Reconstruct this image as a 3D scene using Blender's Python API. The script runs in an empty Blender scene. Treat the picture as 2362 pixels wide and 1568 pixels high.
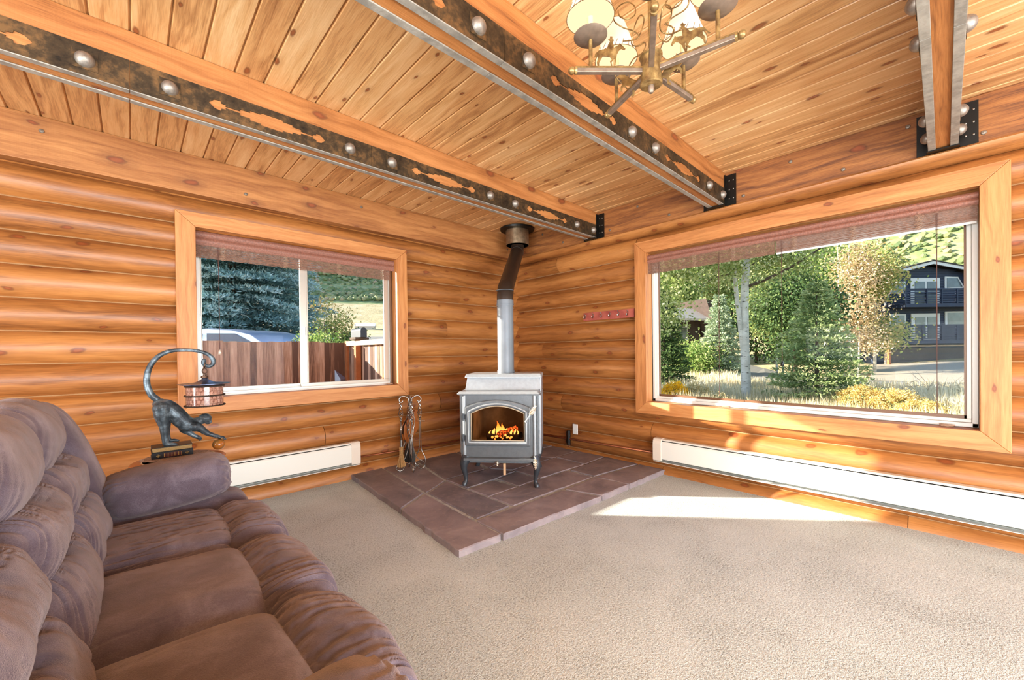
import bpy, bmesh, math, random
import numpy as np
from mathutils import Vector, Matrix, noise as mn

# ---------------------------------------------------------------- camera
C = bpy.context.scene
CAM = (-3.74213, -3.88832, 1.2)
FPX, SHY = 935.92, 35.176
YAW, PIT, ROL = math.radians(46.80906), math.radians(-0.41382), math.radians(-0.64535)
cd = bpy.data.cameras.new('camera'); cam = bpy.data.objects.new('camera', cd)
C.collection.objects.link(cam); C.camera = cam
cd.sensor_fit = 'HORIZONTAL'; cd.sensor_width = 36; cd.lens = FPX / 2362 * 36
cd.shift_y = SHY / 2362; cd.clip_start = .02; cd.clip_end = 800
fw = Vector((math.cos(PIT) * math.cos(YAW), math.cos(PIT) * math.sin(YAW), math.sin(PIT)))
r0 = Vector((math.sin(YAW), -math.cos(YAW), 0)); u0 = r0.cross(fw)
rt = r0 * math.cos(ROL) + u0 * math.sin(ROL); up = u0 * math.cos(ROL) - r0 * math.sin(ROL)
mw = Matrix((rt, up, -fw)).transposed().to_4x4(); mw.translation = Vector(CAM)
cam.matrix_world = mw
# ---------------------------------------------------------------- light
C.view_settings.view_transform = 'Standard'; C.view_settings.look = 'None'
C.view_settings.gamma = 1; C.view_settings.use_curve_mapping = False
C.view_settings.exposure = 0.46
w = bpy.data.worlds.new('sky'); C.world = w; w.use_nodes = True
nt = w.node_tree; bg = nt.nodes['Background']
sk = nt.nodes.new('ShaderNodeTexSky'); sk.sky_type = 'NISHITA'; sk.sun_disc = False
sk.sun_elevation = math.radians(17.3); sk.sun_rotation = math.radians(-42); sk.altitude = 2000
nt.links.new(sk.outputs[0], bg.inputs[0]); bg.inputs[1].default_value = 0.42
sl = bpy.data.lights.new('sun', 'SUN'); sl.energy = 15; sl.angle = math.radians(.7); sl.color = (1, .91, .78)
so = bpy.data.objects.new('sun', sl); C.collection.objects.link(so)
SD = Vector((math.cos(math.radians(48)), -math.sin(math.radians(48)), -math.tan(math.radians(17.3)))).normalized()
so.rotation_euler = (-SD).to_track_quat('Z', 'Y').to_euler(); so.location = (-12, 12, 8)
def area(name, loc, to, sx, sy, e, col):
    l = bpy.data.lights.new(name, 'AREA'); l.shape = 'RECTANGLE'; l.size = sx; l.size_y = sy; l.energy = e; l.color = col
    o = bpy.data.objects.new(name, l); C.collection.objects.link(o); o.location = loc
    o.rotation_euler = (Vector(loc) - Vector(to)).to_track_quat('Z', 'Y').to_euler()
# added fill lamps behind the camera that brighten the interior
area('room_fill', (-3.6, -7.35, .95), (-3.6, 0, 1.5), 5.4, 1.5, 450, (.84, .94, .98))
area('room_fill', (-7.35, -4.2, .95), (0, -4.2, 1.5), 5.0, 1.5, 400, (.84, .94, .98))
C.cycles.max_bounces = 7; C.cycles.diffuse_bounces = 4; C.cycles.glossy_bounces = 3
C.cycles.transparent_max_bounces = 16; C.cycles.transmission_bounces = 4
C.cycles.caustics_reflective = False; C.cycles.caustics_refractive = False
C.cycles.sample_clamp_indirect = 6; C.cycles.use_denoising = True
random.seed(7); np.random.seed(7)
R = random.Random(11)

# ---------------------------------------------------------------- materials
def lin(h):
    h = h.lstrip('#'); c = [int(h[i:i + 2], 16) / 255 for i in (0, 2, 4)]
    return tuple(x / 12.92 if x < .04045 else ((x + .055) / 1.055) ** 2.4 for x in c) + (1,)
class NT:
    def __init__(s, name):
        s.m = bpy.data.materials.new(name); s.m.use_nodes = True; s.t = s.m.node_tree
        s.b = s.t.nodes['Principled BSDF']; s.out = s.t.nodes['Material Output']
    def n(s, typ, **kw):
        nd = s.t.nodes.new('ShaderNode' + typ)
        for k, v in kw.items():
            if k.startswith('i_'):
                nd.inputs[k[2:].replace('_', ' ')].default_value = v
            else: setattr(nd, k, v)
        return nd
    def l(s, a, b): s.t.links.new(a, b)
    def ramp(s, fac, stops, interp='LINEAR'):
        r = s.n('ValToRGB'); r.color_ramp.interpolation = interp
        e = r.color_ramp.elements
        while len(e) < len(stops): e.new(.5)
        for el, (p, c) in zip(e, stops): el.position = p; el.color = c if len(c) == 4 else (*c, 1)
        s.l(fac, r.inputs[0]); return r.outputs[0]
    def mix(s, fac, a, b, mode='MIX'):
        m = s.n('MixRGB', blend_type=mode)
        for i, v in ((0, fac), (1, a), (2, b)):
            if hasattr(v, 'is_linked'): s.l(v, m.inputs[i])
            else: m.inputs[i].default_value = v
        return m.outputs[0]
    def math(s, op, a, b=0.0, c=None, clamp=False):
        m = s.n('Math', operation=op); m.use_clamp = clamp
        for i, v in enumerate((a, b) if c is None else (a, b, c)):
            if hasattr(v, 'is_linked'): s.l(v, m.inputs[i])
            else: m.inputs[i].default_value = v
        return m.outputs[0]
    def map(s, vec, sc, loc=(0, 0, 0)):
        m = s.n('Mapping'); m.inputs['Scale'].default_value = sc; m.inputs['Location'].default_value = loc
        s.l(vec, m.inputs[0]); return m.outputs[0]
    def noise(s, vec, scale, detail=3, rough=.55, dist=0):
        nd = s.n('TexNoise'); nd.inputs['Scale'].default_value = scale; nd.inputs['Detail'].default_value = detail
        nd.inputs['Roughness'].default_value = rough; nd.inputs['Distortion'].default_value = dist
        s.l(vec, nd.inputs['Vector']); return nd.outputs[0]
    def bump(s, h, strength, dist=.01, normal=None):
        b = s.n('Bump'); b.inputs['Strength'].default_value = strength; b.inputs['Distance'].default_value = dist
        s.l(h, b.inputs['Height'])
        if normal is not None: s.l(normal, b.inputs['Normal'])
        return b.outputs[0]
def wood(name, light, mid, dark, knot=.5, rough=.38, coat=.25, grain=1.0, kscale=(1.6, 5.5), saw=0, soft=0):
    s = NT(name); uv = s.n('UVMap').outputs[0]; at = s.n('Attribute', attribute_name='rnd').outputs['Fac']
    g = s.map(uv, (1.1, 14 * grain, 1))
    warp = s.noise(s.map(uv, (1.4, 4, 1)), 1.6, 2)
    wv = s.n('VectorMath', operation='ADD'); s.l(g, wv.inputs[0])
    cx = s.n('CombineXYZ'); s.l(s.math('MULTIPLY', warp, 1.5), cx.inputs[1]); s.l(cx.outputs[0], wv.inputs[1])
    n1 = s.noise(wv.outputs[0], 1.5, 5, .62, .4)
    n2 = s.noise(s.map(uv, (4, 90 * grain, 1)), 2, 3)
    n3 = s.noise(s.map(uv, (.9, 3.5, 1)), 1.3, 3)
    f = s.math('ADD', s.math('MULTIPLY', n1, .62), s.math('MULTIPLY', n2, .28))
    f = s.math('ADD', f, s.math('MULTIPLY', s.math('SUBTRACT', at, .5), .13))
    col = s.ramp(f, [(.30 - soft, dark), (.43, mid), (.60 + soft, light)])
    col = s.mix(s.math('MULTIPLY', s.ramp(n3, [(.35, (0, 0, 0)), (.72, (1, 1, 1))]), .35), col, mid, 'MULTIPLY')
    # knots
    kv = s.map(uv, (kscale[0], kscale[1], 1))
    kd = s.noise(s.map(uv, (5, 9, 1)), 2, 2)
    vm = s.n('VectorMath', operation='ADD'); s.l(kv, vm.inputs[0])
    c2 = s.n('CombineXYZ'); s.l(s.math('MULTIPLY', kd, .16), c2.inputs[0]); s.l(s.math('MULTIPLY', kd, .16), c2.inputs[1])
    s.l(c2.outputs[0], vm.inputs[1])
    vo = s.n('TexVoronoi', voronoi_dimensions='2D'); vo.inputs['Scale'].default_value = 1; vo.inputs['Randomness'].default_value = .9
    s.l(vm.outputs[0], vo.inputs['Vector'])
    sep = s.n('SeparateColor'); s.l(vo.outputs['Color'], sep.inputs[0])
    on = s.math('LESS_THAN', sep.outputs[0], knot)
    size = s.math('MULTIPLY_ADD', sep.outputs[1], .09, .045)
    dd = s.math('DIVIDE', vo.outputs['Distance'], size)
    km = s.math('MULTIPLY', s.ramp(dd, [(.55, (1, 1, 1)), (1.0, (0, 0, 0))]), on)
    halo = s.math('MULTIPLY', s.ramp(s.math('MULTIPLY', dd, .4), [(.3, (1, 1, 1)), (1.0, (0, 0, 0))]), on)
    col = s.mix(s.math('MULTIPLY', halo, .35), col, dark)
    kring = s.ramp(dd, [(.25, lin('#8A4420')), (.62, lin('#6E3216')), (.8, lin('#3E1C0C')), (1, lin('#5A2A12'))])
    col = s.mix(s.math('MULTIPLY', km, .88), col, kring)
    s.l(col, s.b.inputs['Base Color'])
    h = s.math('ADD', s.math('MULTIPLY', n2, .5), n1)
    if saw:
        sw = s.noise(s.map(uv, (150, 2, 1)), 1, 2); h = s.math('ADD', h, s.math('MULTIPLY', sw, saw))
    s.l(s.bump(h, .22, .004), s.b.inputs['Normal'])
    s.b.inputs['Roughness'].default_value = rough
    s.b.inputs['Coat Weight'].default_value = coat; s.b.inputs['Coat Roughness'].default_value = .28
    return s.m
def simple(name, col, rough=.5, metal=0, bump=0, bscale=40, var=0, vscale=8, spec=None, col2=None):
    s = NT(name); s.b.inputs['Base Color'].default_value = col
    s.b.inputs['Roughness'].default_value = rough; s.b.inputs['Metallic'].default_value = metal
    if spec is not None: s.b.inputs['Specular IOR Level'].default_value = spec
    co = s.n('TexCoord').outputs['Object']
    if var:
        n = s.noise(co, vscale, 4)
        d = col2 or tuple(c * (1 - var) for c in col[:3]) + (1,)
        s.l(s.ramp(n, [(.36, d), (.62, col)]), s.b.inputs['Base Color'])
    if bump: s.l(s.bump(s.noise(co, bscale, 3), bump, .01), s.b.inputs['Normal'])
    return s.m
M = {}
M['log'] = wood('varnished_log', lin('#C28246'), lin('#A26632'), lin('#73421C'), .68, .46, .10, 1.0, (2.6, 5.0), 0, .03)
M['ceil'] = wood('ceiling_pine', lin('#EAC08C'), lin('#D6A26A'), lin('#A87446'), .5, .36, .25, 1.1, (3.0, 7.0))
M['trimw'] = wood('trim_pine', lin('#D09258'), lin('#BC7A42'), lin('#9E6230'), .22, .55, .05, 1.4, (2.5, 6), .4)
M['ledger'] = wood('ledger_timber', lin('#B67A44'), lin('#965C2C'), lin('#60341A'), .4, .6, .03, 1.2, (2.4, 4.5), .8)
M['beamw'] = wood('beam_timber', lin('#C08048'), lin('#A46632'), lin('#74421C'), .3, .6, .0, 1.3, (2.2, 4.5), .8)
M['caulk'] = simple('chinking', lin('#A47A50'), .8)
M['table'] = wood('table_wood', lin('#B9682E'), lin('#9A4E1E'), lin('#6E3412'), 0, .25, .5)
# steel
s = NT('weathered_steel'); co = s.n('TexCoord').outputs['Object']
n1 = s.noise(co, 6, 6, .65); n2 = s.noise(co, 45, 4, .6)
f = s.math('ADD', s.math('MULTIPLY', n1, .65), s.math('MULTIPLY', n2, .35))
s.l(s.ramp(f, [(.36, lin('#241C14')), (.5, lin('#4A3A28')), (.62, lin('#7A5A38'))]), s.b.inputs['Base Color'])
s.b.inputs['Metallic'].default_value = .55; s.b.inputs['Roughness'].default_value = .5
s.l(s.bump(n2, .2, .004), s.b.inputs['Normal']); M['steel'] = s.m
M['lip'] = simple('raw_steel_edge', lin('#A29A8E'), .5, .2, .15, 60, .35, 20)
M['dome'] = simple('dome_bolt_steel', lin('#A89C90'), .48, .7, .1, 80, .4, 30)
M['blk'] = simple('black_bracket_steel', lin('#16130F'), .4, .5)
M['zinc'] = simple('zinc_screw', lin('#8E8478'), .4, .85)
# carpet
s = NT('cut_pile_carpet'); co = s.n('TexCoord').outputs['Object']
n1 = s.noise(co, 110, 3, .7); n2 = s.noise(co, 2.2, 4, .6, .6); n3 = s.noise(co, 320, 2)
f = s.math('ADD', s.math('MULTIPLY', n1, .62), s.math('ADD', s.math('MULTIPLY', n2, .18), s.math('MULTIPLY', n3, .20)))
s.l(s.ramp(f, [(.36, lin('#8A8E8A')), (.47, lin('#D4DAD8')), (.60, lin('#EDF2F0'))]), s.b.inputs['Base Color'])
s.b.inputs['Roughness'].default_value = .95; s.b.inputs['Specular IOR Level'].default_value = .1
s.l(s.bump(f, .9, .03), s.b.inputs['Normal']); M['carpet'] = s.m
# stone
s = NT('red_sandstone'); co = s.n('TexCoord').outputs['Object']; at = s.n('Attribute', attribute_name='rnd').outputs['Fac']
n1 = s.noise(co, 3.5, 6, .6, .5); n2 = s.noise(co, 28, 5, .65)
f = s.math('ADD', s.math('MULTIPLY', n1, .7), s.math('MULTIPLY', s.math('SUBTRACT', at, .5), .16))
c = s.ramp(f, [(.24, lin('#6C666C')), (.4, lin('#8A7E82')), (.55, lin('#A29496')), (.68, lin('#B0B2BC'))])
c = s.mix(s.ramp(n2, [(.55, (0, 0, 0)), (.8, (.45, .45, .45))]), c, lin('#B8A79C'))
s.l(c, s.b.inputs['Base Color']); s.b.inputs['Roughness'].default_value = .5
s.l(s.bump(s.math('ADD', n1, s.math('MULTIPLY', n2, .25)), .35, .02), s.b.inputs['Normal']); M['stone'] = s.m
M['grout'] = simple('grout', lin('#B8B8B4'), .9, 0, .6, 60, .35, 30)
# upholstery
def fabric(name, a, b, c):
    s = NT(name); co = s.n('TexCoord').outputs['Object']
    n1 = s.noise(co, 9, 4, .6, .8); n2 = s.noise(s.map(co, (260, 900, 500)), 1, 2); n3 = s.noise(co, 2.5, 2)
    f = s.math('ADD', s.math('MULTIPLY', n1, .45), s.math('ADD', s.math('MULTIPLY', n2, .3), s.math('MULTIPLY', n3, .25)))
    s.l(s.ramp(f, [(.34, a), (.5, b), (.66, c)]), s.b.inputs['Base Color'])
    s.b.inputs['Roughness'].default_value = .9; s.b.inputs['Specular IOR Level'].default_value = .15
    s.b.inputs['Sheen Weight'].default_value = .55; s.b.inputs['Sheen Roughness'].default_value = .45
    s.b.inputs['Sheen Tint'].default_value = lin('#F0D8D0')
    n4 = s.noise(co, 420, 2); s.l(s.bump(s.math('ADD', s.math('ADD', n2, n4), s.math('MULTIPLY', n1, 1.5)), .4, .004), s.b.inputs['Normal']); return s.m
M['fab'] = fabric('mauve_brown_chenille', lin('#4A424C'), lin('#645966'), lin('#867C8A'))
M['white'] = simple('heater_enamel', lin('#DDDAD2'), .35, 0)
M['almond'] = simple('heater_end_enamel', lin('#D8CABC'), .4)
M['fins'] = simple('dark_gap', lin('#55574F'), .6, .3)
M['copper'] = simple('copper_pipe', lin('#9A5A3C'), .4, .7, 0, 0, .3, 20)
M['blackp'] = simple('black_plastic', lin('#0E0E0E'), .35)
M['wp'] = simple('white_plastic', lin('#E8E6E2'), .4)
M['alu'] = simple('window_aluminium', lin('#B9AFA3'), .35, .6)
M['vinyl'] = simple('white_window_track', lin('#D9D4CC'), .4, .1)
M['bronze_fr'] = simple('brown_window_frame', lin('#6E4C34'), .4, .2)
M['blind'] = simple('woven_blind', lin('#8A6452'), .7, 0, .3, 200, .35, 60)
M['blind2'] = simple('woven_valance', lin('#925F4E'), .55, 0, .3, 120, .3, 90)
M['cord'] = simple('blind_cord', lin('#4E2C22'), .8)
M['cordl'] = simple('light_twine', lin('#A8866E'), .9)
M['liner'] = simple('white_liner', lin('#D8D4CE'), .8)
def glassm(name, tint, gl=.03, rough=0):
    s = NT(name); tr = s.n('BsdfTransparent'); tr.inputs[0].default_value = tint
    g = s.n('BsdfGlossy'); g.inputs['Roughness'].default_value = rough; g.inputs[0].default_value = (1, 1, 1, 1)
    lw = s.n('LayerWeight'); lw.inputs[0].default_value = .25
    mx = s.n('MixShader'); s.l(s.math('MULTIPLY_ADD', lw.outputs['Fresnel'], gl, gl * .03), mx.inputs[0])
    s.l(tr.outputs[0], mx.inputs[1]); s.l(g.outputs[0], mx.inputs[2]); s.l(mx.outputs[0], s.out.inputs[0]); return s.m
M['glass'] = glassm('window_glass', (.96, .97, .96, 1))
M['sglass'] = glassm('stove_glass', (.75, .66, .56, 1), .2, .05)
M['cglass'] = glassm('truck_glass', (.06, .1, .18, 1), .3, .02)
M['stove'] = simple('grey_stove_enamel', lin('#6A6F74'), .32, .25, .12, 160, .12, 30)
M['stovelit'] = simple('sunlit_stove_enamel', lin('#A0A6AC'), .28, .2, .12, 160, .12, 30)  # same enamel as the body, sunlight painted in as a paler grey
M['stovedk'] = simple('dark_cast_iron', lin('#3C4046'), .4, .35)
M['firebrick'] = simple('sooty_firebox', lin('#83766A'), .95, 0, .4, 20, .6, 5)
M['gasket'] = simple('door_gasket', lin('#B9A88E'), .9)
M['pipeu'] = simple('brown_black_pipe', lin('#35261D'), .42, .2, 0, 0, .25, 6)
M['pipel'] = simple('grey_steel_pipe', lin('#70757C'), .45, .15, 0, 0, .2, 5)
M['collar'] = simple('aged_brass_collar', lin('#9A8266'), .4, .8, 0, 0, .35, 25)
M['ivory'] = simple('coil_handle', lin('#E4D3BE'), .3, .5)
M['stick'] = simple('pale_stick', lin('#C9A27C'), .7)
M['char'] = simple('charred_log', lin('#20160F'), .95, 0, .6, 30, .5, 12, None, lin('#0A0705'))
def emit(name, c, e):
    s = NT(name); s.b.inputs['Base Color'].default_value = (0, 0, 0, 1)
    s.b.inputs['Emission Color'].default_value = c; s.b.inputs['Emission Strength'].default_value = e; return s.m
s = NT('flame'); gz = s.n('TexCoord').outputs['Generated']; sp = s.n('SeparateXYZ'); s.l(gz, sp.inputs[0])
s.l(s.ramp(sp.outputs[2], [(0, lin('#FF6A10')), (.35, lin('#FFC870')), (.75, lin('#FF8A28')), (1, lin('#C8400C'))]), s.b.inputs['Emission Color'])
s.b.inputs['Emission Strength'].default_value = 3.0; s.b.inputs['Base Color'].default_value = (0, 0, 0, 1); M['flame'] = s.m
s = NT('ember'); co = s.n('TexCoord').outputs['Object']
s.l(s.ramp(s.noise(co, 60, 3), [(.45, (0, 0, 0)), (.55, (.6, .05, .01)), (.7, (1, .35, .06))]), s.b.inputs['Emission Color'])
s.b.inputs['Emission Strength'].default_value = 2.2; s.b.inputs['Base Color'].default_value = lin('#2A1A12'); M['ember'] = s.m
M['iron'] = simple('polished_wrought_iron', lin('#9A948E'), .22, .95)
M['irondk'] = simple('dark_wrought_iron', lin('#3A3632'), .35, .8)
M['brush'] = simple('straw_bristle', lin('#B08452'), .9, 0, .8, 120, .35, 60)
M['bellow'] = simple('bellows_board', lin('#A85E28'), .4)
M['leather'] = simple('black_leather', lin('#14110E'), .5)
# monkey bronze
s = NT('verdigris_bronze'); co = s.n('TexCoord').outputs['Object']
n1 = s.noise(co, 18, 6, .65); s.l(s.ramp(n1, [(.32, lin('#23262A')), (.5, lin('#4A545C')), (.68, lin('#85949E'))]), s.b.inputs['Base Color'])
s.b.inputs['Metallic'].default_value = .45; s.b.inputs['Roughness'].default_value = .42
s.l(s.bump(s.noise(co, 60, 4), .25, .004), s.b.inputs['Normal']); M['bronze'] = s.m
M['cap'] = simple('blued_metal_cap', lin('#56607A'), .3, .7, .1, 30)
M['capb'] = simple('bronze_knob', lin('#4A3426'), .4, .7)
s = NT('penshell_mosaic'); uv = s.n('UVMap').outputs[0]
vo = s.n('TexBrick'); vo.inputs['Scale'].default_value = 1; vo.offset = .37
s.l(uv, vo.inputs['Vector']); vo.inputs['Color1'].default_value = lin('#B98A78'); vo.inputs['Color2'].default_value = lin('#5C2A22')
vo.inputs['Mortar'].default_value = lin('#6A4034'); vo.inputs['Mortar Size'].default_value = .004
vo.inputs['Brick Width'].default_value = .022; vo.inputs['Row Height'].default_value = .026; vo.inputs['Bias'].default_value = -.25
c = s.mix(.35, vo.outputs[0], s.ramp(s.noise(uv, 55, 3, .6, 1.5), [(.35, lin('#6E3A30')), (.5, lin('#BE8C7A')), (.66, lin('#E2C4B0'))]))
s.l(c, s.b.inputs['Base Color']); s.b.inputs['Roughness'].default_value = .12; M['shell'] = s.m
M['rope'] = simple('twisted_rope', lin('#3C2C20'), .6, .2)
M['book'] = simple('black_book_cover', lin('#10121A'), .4)
M['gilt'] = simple('gilt_page_edges', lin('#B79A66'), .5, .2, .5, 300, .2, 200)
M['maroon'] = simple('maroon_spine_label', lin('#4A1A16'), .45)
M['gold'] = simple('gold_stamp', lin('#C9A860'), .3, .7)
M['doily'] = simple('crochet_doily', lin('#B79A8A'), .95, 0, 1, 150, .4, 120)
M['ballm'] = simple('amber_ball', lin('#A8652A'), .18, 0, 0, 0, .5, 14, None, lin('#4E5030'))
M['inlay'] = simple('pale_inlay', lin('#C9BFB2'), .3)
s = NT('antique_gold_iron'); co = s.n('TexCoord').outputs['Object']
s.l(s.ramp(s.noise(co, 35, 5, .6), [(.35, lin('#6A4E30')), (.55, lin('#98794A')), (.7, lin('#BC9C66'))]), s.b.inputs['Base Color'])
s.b.inputs['Metallic'].default_value = .6; s.b.inputs['Roughness'].default_value = .38; M['agold'] = s.m
M['agrey'] = simple('pewter_arm', lin('#8C7766'), .45, .5, .1, 60, .3, 30)
s = NT('lit_parchment'); s.b.inputs['Base Color'].default_value = lin('#D6C8B4')
s.b.inputs['Emission Color'].default_value = lin('#FFE8C8'); s.b.inputs['Emission Strength'].default_value = .4
s.b.inputs['Roughness'].default_value = .8; M['shade'] = s.m
M['shadein'] = emit('lit_parchment_inside', lin('#FFF0CC'), 1.6)
M['bulb'] = emit('lit_bulb', lin('#FFE2A8'), 9)
M['candle'] = simple('candle_sleeve', lin('#E2BE8A'), .5)
M['hookp'] = simple('faded_red_hook_board', lin('#A85444'), .6, 0, .2, 30, .35, 9, None, lin('#8E3A30'))

# ---------------------------------------------------------------- mesh helper
class MB:
    def __init__(s): s.v = []; s.f = []; s.uv = []; s.mi = []; s.rnd = []; s.mats = []; s.cur = 0; s.r = .5
    def mat(s, m):
        if m not in s.mats: s.mats.append(m)
        s.cur = s.mats.index(m); return s
    def face(s, idx, uv=None):
        s.f.append(tuple(idx)); s.uv.append(uv or [(0, 0)] * len(idx)); s.mi.append(s.cur); s.rnd.append(s.r)
    def add(s, vs):
        b = len(s.v); s.v.extend([tuple(x) for x in vs]); return b
    def hexa(s, P, ua, off=None, wob=0):
        """8 corners: bottom 4 ccw then top 4; ua = 0/1/2: local axis that runs along the grain"""
        b = s.add(P); s.r = R.random(); ou, ov = off or (R.random() * 40, R.random() * 40)
        V = [Vector(p) for p in P]
        ax = [(V[1] - V[0]).normalized(), (V[3] - V[0]).normalized(), (V[4] - V[0]).normalized()]
        oth = [i for i in range(3) if i != ua]
        for q, nrm in (((0, 3, 2, 1), 2), ((4, 5, 6, 7), 2), ((0, 1, 5, 4), 1), ((2, 3, 7, 6), 1), ((1, 2, 6, 5), 0), ((3, 0, 4, 7), 0)):
            if nrm == ua: a1, a2 = ax[oth[0]], ax[oth[1]]
            else: a1 = ax[ua]; a2 = ax[[i for i in oth if i != nrm][0]]
            k = 0 if nrm != oth[0] else .37
            s.face([b + i for i in q], [((V[i] - V[0]).dot(a1) + ou, (V[i] - V[0]).dot(a2) + ov + k) for i in q])
    def box(s, x0, x1, y0, y1, z0, z1, ua=0, off=None):
        s.hexa([(x0, y0, z0), (x1, y0, z0), (x1, y1, z0), (x0, y1, z0), (x0, y0, z1), (x1, y0, z1), (x1, y1, z1), (x0, y1, z1)], ua, off)
    def obox(s, o, X, Y, Z, ua=0):
        o, X, Y, Z = map(Vector, (o, X, Y, Z))
        s.hexa([o, o + X, o + X + Y, o + Y, o + Z, o + X + Z, o + X + Y + Z, o + Y + Z], ua)
    def tube(s, pts, rad, n=10, cap=True, closed=False):
        P = [Vector(p) for p in pts]; m = len(P)
        if not hasattr(rad, '__len__'): rad = [rad] * m
        s.r = R.random(); ou = R.random() * 9
        t0 = None; L = 0; rings = []
        for i in range(m):
            a = P[(i - 1) % m] if (i or closed) else P[0]; c = P[(i + 1) % m] if (i < m - 1 or closed) else P[-1]
            t = (c - a).normalized()
            if t0 is None:
                nrm = t.orthogonal().normalized()
            else:
                q = t0.rotation_difference(t); nrm = (q @ nrm); nrm = (nrm - t * nrm.dot(t)).normalized()
            t0 = t; bn = t.cross(nrm)
            if i: L += (P[i] - P[i - 1]).length
            b = s.add([P[i] + (nrm * math.cos(2 * math.pi * k / n) + bn * math.sin(2 * math.pi * k / n)) * rad[i] for k in range(n)])
            rings.append((b, L))
        for i in range(m if closed else m - 1):
            (b, l), (c, l2) = rings[i], rings[(i + 1) % m]
            for k in range(n):
                k2 = (k + 1) % n; cc = 2 * math.pi * rad[i]
                s.face((b + k, b + k2, c + k2, c + k), [(l + ou, k / n * cc), (l + ou, (k + 1) / n * cc), (l2 + ou, (k + 1) / n * cc), (l2 + ou, k / n * cc)])
        if cap and not closed:
            b = rings[0][0]; s.face([b + k for k in range(n)][::-1]); b = rings[-1][0]; s.face([b + k for k in range(n)])
    def lathe(s, prof, c=(0, 0, 0), n=24, axis=None, wob=None):
        """prof: (r, z) list"""
        c = Vector(c); Z = Vector(axis or (0, 0, 1)).normalized(); X = Z.orthogonal().normalized() if axis else Vector((1, 0, 0)); Y = Z.cross(X)
        rows = []; s.r = R.random()
        for (r_, z_) in prof:
            vs = []
            for k in range(n):
                a = 2 * math.pi * k / n; rr = r_ * (1 + (wob(a, r_, z_) if wob else 0))
                vs.append(c + X * rr * math.cos(a) + Y * rr * math.sin(a) + Z * z_)
            rows.append(s.add(vs))
        for i in range(len(prof) - 1):
            for k in range(n):
                k2 = (k + 1) % n; rr = max(prof[i][0], .001)
                s.face((rows[i] + k, rows[i] + k2, rows[i + 1] + k2, rows[i + 1] + k),
                       [(k / n * 6.28 * rr, prof[i][1]), ((k + 1) / n * 6.28 * rr, prof[i][1]), ((k + 1) / n * 6.28 * rr, prof[i + 1][1]), (k / n * 6.28 * rr, prof[i + 1][1])])
        if prof[0][0] > 1e-4: s.face([rows[0] + k for k in range(n)][::-1])
        if prof[-1][0] > 1e-4: s.face([rows[-1] + k for k in range(n)])
    def sphere(s, c, r, n=14, sc=(1, 1, 1)):
        s.r = R.random(); c = Vector(c); rows = []; m = n // 2
        for i in range(m + 1):
            th = math.pi * i / m
            rows.append(s.add([c + Vector((sc[0] * r * math.sin(th) * math.cos(2 * math.pi * k / n), sc[1] * r * math.sin(th) * math.sin(2 * math.pi * k / n), sc[2] * r * math.cos(th))) for k in range(n)]))
        for i in range(m):
            for k in range(n):
                s.face((rows[i] + k, rows[i + 1] + k, rows[i + 1] + (k + 1) % n, rows[i] + (k + 1) % n))
    def prism(s, poly, T, depth, ua=0):
        """poly: list of (a,b); T(a,b,c) -> world point; extruded c from 0 to depth (convex or fan-safe via ngon)"""
        n = len(poly); b = s.add([T(p[0], p[1], 0) for p in poly] + [T(p[0], p[1], depth) for p in poly]); s.r = R.random()
        o1, o2 = R.random() * 30, R.random() * 30
        s.face([b + i for i in range(n)][::-1], [(p[ua] + o1, p[1 - ua] + o2) for p in poly][::-1])
        s.face([b + n + i for i in range(n)], [(p[ua] + o1, p[1 - ua] + o2) for p in poly])
        for i in range(n):
            j = (i + 1) % n
            s.face((b + i, b + j, b + n + j, b + n + i), [(poly[i][ua] + o1, o2), (poly[j][ua] + o1, o2), (poly[j][ua] + o1, o2 + depth), (poly[i][ua] + o1, o2 + depth)])
    def build(s, name, m=None, parent=None, smooth=False, bevel=0, seg=2, wn=False):
        me = bpy.data.meshes.new(name); me.from_pydata([tuple(v) for v in s.v], [], s.f)
        mats = s.mats or [m]
        for q in mats: me.materials.append(M[q] if isinstance(q, str) else q)
        if s.mats: me.polygons.foreach_set('material_index', s.mi)
        ul = me.uv_layers.new(name='UVMap'); fl = [c for u in s.uv for p in u for c in p]; ul.data.foreach_set('uv', fl)
        at = me.attributes.new('rnd', 'FLOAT', 'FACE'); at.data.foreach_set('value', s.rnd)
        o = bpy.data.objects.new(name, me); C.collection.objects.link(o)
        if parent is not None: o.parent = parent
        if smooth:
            me.polygons.foreach_set('use_smooth', [True] * len(me.polygons))
            if smooth == 'auto':
                bm = bmesh.new(); bm.from_mesh(me)
                for e in bm.edges:
                    if len(e.link_faces) == 2 and e.calc_face_angle(0) > math.radians(38): e.smooth = False
                bm.to_mesh(me); bm.free()
        if bevel:
            b = o.modifiers.new('bevel', 'BEVEL'); b.width = bevel; b.segments = seg; b.limit_method = 'ANGLE'; b.angle_limit = math.radians(40); b.harden_normals = False
        return o
def fix_normals(o):
    bm = bmesh.new(); bm.from_mesh(o.data); bmesh.ops.recalc_face_normals(bm, faces=bm.faces); bm.to_mesh(o.data); bm.free(); return o
def tag(o, label=None, cat=None, group=None, kind=None):
    if label: o['label'] = label
    if cat: o['category'] = cat
    if group: o['group'] = group
    if kind: o['kind'] = kind
    return o
def empty(name, loc=(0, 0, 0), rz=0, label=None, cat=None, group=None, kind=None):
    o = bpy.data.objects.new(name, None); C.collection.objects.link(o); o.empty_display_size = .1
    o.location = loc; o.rotation_euler = (0, 0, rz); return tag(o, label, cat, group, kind)
def one(name, m, f, parent=None, **kw):
    b = MB(); f(b); return b.build(name, m, parent, **kw)
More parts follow.
